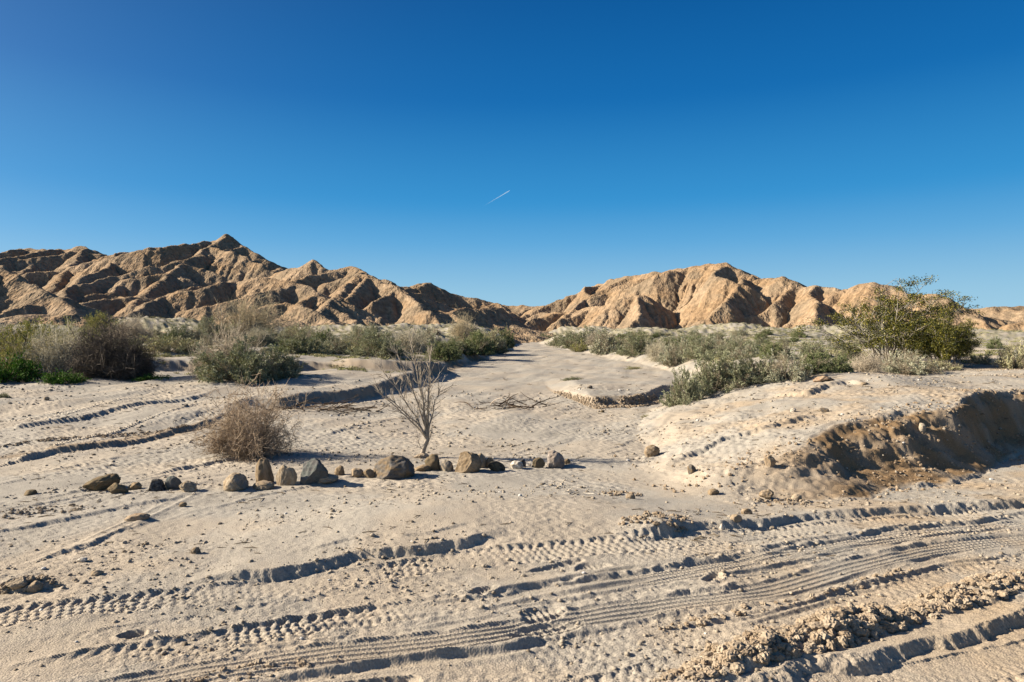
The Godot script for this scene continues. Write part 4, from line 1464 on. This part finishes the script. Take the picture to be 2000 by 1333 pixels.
func make_sapling() -> void:
	var at := drop(822, 893)
	var u := -at.z / FOC    # metres per picture pixel there
	var o := thing("bare_sapling", "bare grey sapling with fine forked branches behind the stones", "sapling", at)
	var g := RandomNumberGenerator.new()
	g.seed = 4
	var bark := Color(0.281, 0.242, 0.195)
	var b := Buf.new()
	var knee := Vector3(12 * u, 34 * u, 0)
	b.tube(Vector3(0, -0.05, 0), Vector3(6 * u, 16 * u, 0.01), 0.038, 0.03, bark, 7)
	b.tube(Vector3(6 * u, 16 * u, 0.01), knee, 0.03, 0.024, bark, 7)
	part("trunk", b.mesh(), wood_mat, o)
	# main boughs: where they end, measured from the foot
	var ends := [[-70, 168, 0.1], [-92, 130, -0.1], [-45, 205, 0.05], [-22, 222, -0.1], [2, 188, 0.15], [20, 150, -0.05], [38, 132, 0.05], [-60, 120, 0.2], [24, 214, 0.1]]
	for e in ends:
		var bb := Buf.new()
		var tip := Vector3(e[0] * u, e[1] * u, e[2])
		var p := knee + Vector3(g.randf_range(-0.01, 0.01), g.randf_range(-0.03, 0.05), 0)
		var bow := p.lerp(tip, 0.45) + Vector3(-0.04 * signf(tip.x), 0.05, 0)
		var prev := p
		var r := 0.017
		var n := 9
		for k in n:
			var t := (k + 1.0) / n
			var q := p.lerp(bow, t).lerp(bow.lerp(tip, t), t) + rand_dir(g) * 0.012
			bb.tube(prev, q, r, r * 0.86, shade(bark, g, 0.12), 5)
			r *= 0.86
			if k > 1:
				for m in 2 + (1 if k > 5 else 0):
					var w := ((q - prev).normalized() + rand_dir(g) * 0.8).normalized()
					limb(bb, prev.lerp(q, g.randf()), w, g.randf_range(0.1, 0.26), maxf(r * 0.6, 0.0055), 2, g, bark.lerp(Color(0.359, 0.312, 0.25), g.randf()))
			prev = q
		part("branch", bb.mesh(), wood_mat, o)
	for e in [[-20, 60], [26, 42], [40, 62]]:
		var bb := Buf.new()
		limb(bb, Vector3(4 * u, 10 * u, 0), Vector3(e[0], e[1], 0).normalized(), 0.32, 0.006, 1, g, bark)
		part("branch", bb.mesh(), wood_mat, o)
	var mound := MeshInstance3D.new()
	mound.name = numbered("clod")
	mound.mesh = rock_mesh(Vector3(0.2, 0.09, 0.16), 888, 2, SOIL, TAN, 0.14)
	mound.material_override = wood_mat
	add_child(mound)
	mound.position = at + Vector3(0.01, 0.01, 0.03)
	meta(mound, "small heap of earth round the foot of the bare sapling", "clod")

func stick(p: Vector3, dir: Vector3, length: float, r: float, g: RandomNumberGenerator, col: Color, forks: int) -> ArrayMesh:
	var b := Buf.new()
	var at := p
	var n := 6
	for k in n:
		dir = (dir + rand_dir(g) * 0.3 * Vector3(1, 0.5, 1)).normalized()
		var to := at + dir * length / n
		to.y = maxf(to.y, r * 0.6)
		b.tube(at, to, r, r * 0.85, shade(col, g, 0.2), 5)
		r *= 0.85
		if forks > 0 and g.randf() < 0.6:
			var w := (dir + rand_dir(g) * 0.9).normalized()
			w.y = absf(w.y) * 0.5
			var e := to + w * length * g.randf_range(0.1, 0.3)
			e.y = maxf(e.y, 0.01)
			b.tube(to, e, r * 0.7, r * 0.3, shade(col, g, 0.2), 4)
		at = to
	return b.mesh()

func make_driftwood() -> void:
	var g := RandomNumberGenerator.new()
	g.seed = 91
	var spots := [[680, 806, 62, 34, "heap of dark driftwood and twigs under the shaded mound", 0.16], [960, 798, 62, 16, "dark driftwood branch lying across the middle of the wash", 0.12], [1030, 796, 46, 14, "tangle of dark driftwood by the island of silt", 0.12], [590, 800, 34, 14, "small scatter of dark twigs behind the tumbleweed", 0.06]]
	for s in spots:
		var at := drop(s[0], s[1])
		var u := -at.z / FOC
		var o := thing("driftwood", s[4], "driftwood", at, "driftwood left in the wash")
		for k in s[3]:
			var p := Vector3(g.randf_range(-1, 1) * s[2] * u, 0.0, g.randf_range(-0.5, 0.4))
			p.y = gh(at.x + p.x, -(at.z + p.z)) - at.y + g.randf() * float(s[5]) * 0.6 + 0.012
			var a := g.randf() * TAU
			var dir := Vector3(cos(a), g.randf_range(-0.05, 0.3), sin(a) * 0.5)
			var dark := Color(0.063, 0.045, 0.0315).lerp(Color(0.18, 0.135, 0.099), g.randf() * g.randf())
			if k == 3:
				dark = Color(0.36, 0.306, 0.252)
			part("branch", stick(p, dir, g.randf_range(0.2, 0.7), g.randf_range(0.005, 0.016), g, dark, 1), wood_mat, o)

# ------------------------------------------------------------------ crumbs: gravel, clods, grass

func scatter(called: String, label: String, category: String, m: Mesh, mat: Material, xf: Array, cols: Array) -> void:
	var mm := MultiMesh.new()
	mm.transform_format = MultiMesh.TRANSFORM_3D
	mm.use_colors = true
	mm.mesh = m
	mm.instance_count = xf.size()
	for k in xf.size():
		mm.set_instance_transform(k, xf[k])
		mm.set_instance_color(k, cols[k])
	var o := MultiMeshInstance3D.new()
	o.name = called
	o.multimesh = mm
	o.material_override = mat
	add_child(o)
	meta(o, label, category, "", "stuff")

func make_crumbs(mat: Material) -> void:
	var g := RandomNumberGenerator.new()
	g.seed = 333
	var patch := noise(FastNoiseLite.TYPE_SIMPLEX, 0.5, 3, 8)
	var pebble := rock_mesh(Vector3.ONE, 9, 4, Color.WHITE, Color(0.8, 0.8, 0.8), 0.1, ico_small)
	var xf := []
	var cols := []
	var n := 0
	while n < 42000:
		n += 1
		var d := 2.4 * pow(7.5, g.randf())
		var x := g.randf_range(-0.86, 0.86) * d
		var k := patch.get_noise_2d(x, d)
		if g.randf() > clampf(0.32 + 1.2 * k, 0.04, 1.0):
			continue
		var ts := features[0]
		if x > ts.x0 and x < ts.x1 and absf(d - ts.c[int((x - ts.x0) / (ts.x1 - ts.x0) * 239.0)]) < 0.17 and g.randf() < 0.9:
			continue
		var s := 0.0012 + 0.0075 * pow(g.randf(), 7.0) * (1.0 + 0.2 * d) + 0.00045 * d
		xf.append(Transform3D(Basis.from_euler(Vector3(g.randf() * 6.0, g.randf() * 6.0, g.randf() * 6.0)).scaled(Vector3(s, s * 0.7, s) * 2.0), Vector3(x, surf(x, d) + s * 0.25, -d)))
		var c := Color(0.328, 0.281, 0.218).lerp(Color(0.156, 0.121, 0.0858), g.randf() * g.randf())
		if g.randf() < 0.02:
			c = Color(0.515, 0.491, 0.452)
		cols.append(c)
	scatter("gravel", "fine gravel and crumbs strewn over the sand", "gravel", pebble, mat, xf, cols)
	var crumb := faceted(rock_mesh(Vector3.ONE, 19, 11, Color.WHITE, Color(0.75, 0.75, 0.75), 0.3, ico_small))
	# clods in the churned places
	xf = []
	cols = []
	for p in churn:
		var pd: float = FOC * EYE / (p[1] - 666.5)
		var pxx: float = (p[0] - 1000.0) * pd / FOC
		var count := int(6500.0 * float(p[2]) * float(p[3]) * (1.0 + float(p[5]) * 25.0) * (0.45 if float(p[5]) < 0.055 else 0.85))
		for k in count:
			var a := g.randf() * TAU
			var r := sqrt(g.randf()) * 1.05
			var ex := cos(a) * r * float(p[2])
			var x := pxx + ex
			var d := pd + sin(a) * r * float(p[3]) + ex * float(p[4])
			var s := (0.002 + 0.028 * pow(g.randf(), 4.5)) * (0.6 + float(p[5]) * 8.0)
			var y := surf(x, d) + float(p[5]) * g.randf() * 0.22 * maxf(0.0, 1.0 - r)
			xf.append(Transform3D(Basis.from_euler(Vector3(g.randf() * 6.0, g.randf() * 6.0, g.randf() * 6.0)).scaled(Vector3(s * g.randf_range(0.7, 1.4), s * g.randf_range(0.5, 1.0), s * g.randf_range(0.7, 1.3)) * 2.0), Vector3(x, y + s * 0.25, -d)))
			cols.append(Color(0.343, 0.281, 0.207).lerp(Color(0.257, 0.195, 0.133), g.randf()))
	# crumbling faces: the island, the cut bank and the ledges
	for k in 2600:
		var x := g.randf_range(1.1, 3.4)
		var d := c_isle.at(x) + g.randf_range(-0.3, 0.35)
		var s := 0.008 + 0.03 * pow(g.randf(), 3.0)
		xf.append(Transform3D(Basis.from_euler(Vector3(g.randf() * 6.0, g.randf() * 6.0, 0)).scaled(Vector3.ONE * s * 2.0), Vector3(x, surf(x, d) + s * 0.2, -d)))
		cols.append(Color(0.343, 0.281, 0.207).lerp(Color(0.257, 0.195, 0.133), g.randf()))
	for k in 3000:
		var x := g.randf_range(1.3, 8.0)
		var d := c_cut.at(x) + g.randf_range(-0.25, 1.3)
		if g.randf() > clampf(0.5 + 1.5 * patch.get_noise_2d(x * 1.5, d * 1.5), 0.08, 1.0):
			continue
		var s := 0.004 + 0.02 * pow(g.randf(), 5.0)
		xf.append(Transform3D(Basis.from_euler(Vector3(g.randf() * 6.0, g.randf() * 6.0, 0)).scaled(Vector3.ONE * s * 2.0), Vector3(x, surf(x, d) + s * 0.2, -d)))
		cols.append(Color(0.328, 0.257, 0.183).lerp(Color(0.234, 0.172, 0.113), g.randf()))
	scatter("soil_clods", "crumbled clods of dried earth along ruts and banks", "clods", crumb, mat, xf, cols)
	# dead twigs and leaf litter that floods left behind
	var tb := Buf.new()
	tb.tube(Vector3(-1, 0.0, 0), Vector3(-0.2, 0.1, 0.12), 0.06, 0.07, Color(1, 1, 1), 4)
	tb.tube(Vector3(-0.2, 0.1, 0.12), Vector3(1, 0.02, -0.1), 0.07, 0.04, Color(1, 1, 1), 4)
	tb.tube(Vector3(-0.2, 0.1, 0.12), Vector3(0.3, 0.3, 0.5), 0.05, 0.03, Color(1, 1, 1), 4)
	xf = []
	cols = []
	while xf.size() < 2600:
		var d := 4.6 * pow(9.0, g.randf())
		var x := g.randf_range(-0.82, 0.82) * d
		if g.randf() > clampf(0.22 + 1.5 * patch.get_noise_2d(x * 0.8 + 30.0, d * 0.8), 0.03, 1.0):
			continue
		var s := (0.012 + 0.05 * pow(g.randf(), 3.0)) * (0.7 + 0.05 * d)
		xf.append(Transform3D(Basis(Vector3.UP, g.randf() * TAU).scaled(Vector3(s, s, s)), Vector3(x, surf(x, d) + s * 0.05, -d)))
		cols.append(Color(0.078, 0.0585, 0.039).lerp(Color(0.234, 0.187, 0.133), g.randf() * g.randf()))
	scatter("twig_litter", "dark bits of dead twig strewn over the sand", "litter", tb.mesh(), mat, xf, cols)
	# thin grass on the slopes below the hills
	var gb := Buf.new()
	for k in 16:
		var a := g.randf() * TAU
		var p := Vector3(cos(a), 0, sin(a)) * g.randf() * 0.6
		var al := Vector3(g.randfn() * 0.35, 1.0, g.randfn() * 0.35).normalized() * g.randf_range(0.5, 1.0)
		gb.leaf(p, al, al.cross(rand_dir(g)).normalized() * 0.12, Color(1, 1, 1))
	xf = []
	cols = []
	while xf.size() < 15000:
		var d := g.randf_range(20.0, 75.0)
		var x := g.randf_range(-0.8, 0.8) * d
		if x > c_left.at(d) - 0.8 and x < c_right.at(d) + 0.8:
			continue
		if g.randf() > clampf(0.3 + 1.6 * n_mid.get_noise_2d(x * 0.3, d * 0.3), 0.02, 1.0):
			continue
		var s := g.randf_range(0.05, 0.14)
		xf.append(Transform3D(Basis(Vector3.UP, g.randf() * TAU).scaled(Vector3(s * 1.8, s, s * 1.8)), Vector3(x, gh(x, d) - 0.01, -d)))
		cols.append(Color(0.156, 0.164, 0.0624).lerp(Color(0.281, 0.25, 0.148), g.randf()))
	scatter("dry_grass", "thin short grass on the slopes below the hills", "grass", gb.mesh(), leaf_mat, xf, cols)

func make_contrail() -> void:
	var far := 6000.0
	var a := Vector3((944 - 1000) * far / FOC, EYE + (666.5 - 403) * far / FOC, -far)
	var b := Vector3((996 - 1000) * far / FOC, EYE + (666.5 - 384) * far / FOC, -far * 0.96)
	var buf := Buf.new()
	var n := 10
	for k in n:
		var t0 := float(k) / n
		var t1 := float(k + 1) / n
		var r := 2.9
		buf.tube(a.lerp(b, t0), a.lerp(b, t1), r * (0.35 + 0.65 * sqrt(t0)), r * (0.35 + 0.65 * sqrt(t1)) * (0.4 if k == n - 1 else 1.0), Color(0.9, 0.9, 0.9, 0.015 + 0.24 * t0), 6)
	var m := vmat(1.0, 1.0)
	m.transparency = BaseMaterial3D.TRANSPARENCY_ALPHA
	var o := MeshInstance3D.new()
	o.name = "contrail_cloud"
	o.mesh = buf.mesh()
	o.material_override = m
	add_child(o)
	meta(o, "short thin white vapour trail high in the clear sky", "vapour trail")

# ------------------------------------------------------------------ the scene

func make_sky() -> ImageTexture:
	var w := 512
	var h := 256
	var im := Image.create(w, h, false, Image.FORMAT_RGBF)
	# clear air by height (sine of elevation)
	var air_s := [0.0, 0.064, 0.139, 0.196, 0.33, 0.447, 0.7, 1.0]
	var air_c := [Color(0.148, 0.234, 0.292), Color(0.109, 0.203, 0.277), Color(0.0429, 0.144, 0.26), Color(0.014, 0.106, 0.234), Color(0.00234, 0.0546, 0.164), Color(0.00078, 0.0367, 0.123), Color(0.00039, 0.0234, 0.0858), Color(0.00039, 0.0195, 0.0741)]
	for k in 8:
		air_c[k] = Color(air_c[k].r * 1.04 + 0.0008, air_c[k].g * 1.04, air_c[k].b * 1.02)
	for y in h:
		var el := PI * (0.5 - (y + 0.5) / h)
		var s := maxf(0.0, sin(el))
		for x in w:
			var az := TAU * (x + 0.5) / w
			# Godot's panorama: u = 0.5 looks along -z
			var dir := Vector3(-sin(az - PI) * cos(el), sin(el), -cos(az - PI) * cos(el))
			var c := Color(0, 0, 0)
			for k in 7:
				if s <= air_s[k + 1] or k == 6:
					c = (air_c[k] as Color).lerp(air_c[k + 1], clampf((s - air_s[k]) / (air_s[k + 1] - air_s[k]), 0.0, 1.0))
					break
			var cosw := dir.dot(sun_dir)
			var glow := pow(clampf(0.5 + 0.5 * cosw, 0.0, 1.0), 8.0) * (1.0 + 1.6 * clampf(1.0 - s / 0.4, 0.0, 1.0))
			c.r += 0.09 * glow; c.g += 0.094 * glow; c.b += 0.102 * glow
			var aure := pow(clampf(cosw, 0.0, 1.0), 14.0)
			c.r += 0.4 * aure; c.g += 0.4 * aure; c.b += 0.38 * aure
			im.set_pixel(x, y, c)
	return ImageTexture.create_from_image(im)

func _ready() -> void:
	rng.seed = 12345
	var t0 := Time.get_ticks_msec()
	# camera
	var cam := Camera3D.new()
	cam.name = "camera"
	cam.fov = rad_to_deg(2.0 * atan(666.5 / FOC))
	cam.near = 0.05
	cam.far = 9000.0
	add_child(cam)
	cam.position = Vector3(0, EYE, 0)
	cam.current = true
	# sun and sky
	var el := deg_to_rad(SUN_ELEV)
	var az := deg_to_rad(SUN_BEYOND)
	sun_dir = Vector3(-cos(az) * cos(el), sin(el), -sin(az) * cos(el))
	var sun := DirectionalLight3D.new()
	sun.name = "sun"
	sun.light_color = Color(1.0, 0.945, 0.86)
	sun.light_energy = 1.6
	sun.light_angular_distance = 0.5
	sun.shadow_enabled = true
	add_child(sun)
	sun.look_at_from_position(Vector3.ZERO, -sun_dir, Vector3.UP)
	var env := Environment.new()
	env.background_mode = Environment.BG_SKY
	var sky := Sky.new()
	var pan := PanoramaSkyMaterial.new()
	pan.panorama = make_sky()
	sky.sky_material = pan
	env.sky = sky
	env.tonemap_mode = Environment.TONE_MAPPER_LINEAR
	env.tonemap_exposure = 2.7
	env.sdfgi_enabled = true
	env.ssao_enabled = true
	env.ssil_enabled = true
	var we := WorldEnvironment.new()
	we.name = "world_environment"
	we.environment = env
	add_child(we)
	# land
	n_low = noise(FastNoiseLite.TYPE_SIMPLEX, 0.22, 2, 1)
	n_mid = noise(FastNoiseLite.TYPE_SIMPLEX, 1.1, 3, 2)
	n_fine = noise(FastNoiseLite.TYPE_SIMPLEX, 9.0, 3, 3)
	n_cell = noise(FastNoiseLite.TYPE_CELLULAR, 6.0, 1, 4)
	n_clod = noise(FastNoiseLite.TYPE_CELLULAR, 22.0, 1, 5)
	n_clod.cellular_return_type = FastNoiseLite.RETURN_DISTANCE
	n_tint = noise(FastNoiseLite.TYPE_SIMPLEX, 0.35, 3, 6)
	land()
	make_features()
	var sand := soil_material(0.9, 0.42, 50, 0.62, false)
	var earth := soil_material(16.0, 24.0, 60, 0.55, true)
	for k in 3:
		hills.append(Hill.new())
	var shaping := WorkerThreadPool.add_group_task(shape_hill, 3, 3, true)
	make_ground(sand)
	WorkerThreadPool.wait_for_group_task_completion(shaping)
	print("ground ", Time.get_ticks_msec() - t0)
	make_hills(earth)
	print("hills ", Time.get_ticks_msec() - t0)
	# things
	wood_mat = vmat(0.9)
	leaf_mat = vmat(0.8, 0.5)
	gloss_mat = vmat(0.5, 0.2)
	gloss_mat.metallic_specular = 0.4
	var stone := soil_material(0.35, 0.25, 70, 0.7, false)
	stone.uv1_world_triplanar = false
	make_rocks(stone)
	print("rocks ", Time.get_ticks_msec() - t0)
	make_shrubs()
	print("shrubs ", Time.get_ticks_msec() - t0)
	make_sapling()
	make_driftwood()
	make_crumbs(vmat(0.95))
	make_contrail()
	print("all ", Time.get_ticks_msec() - t0)
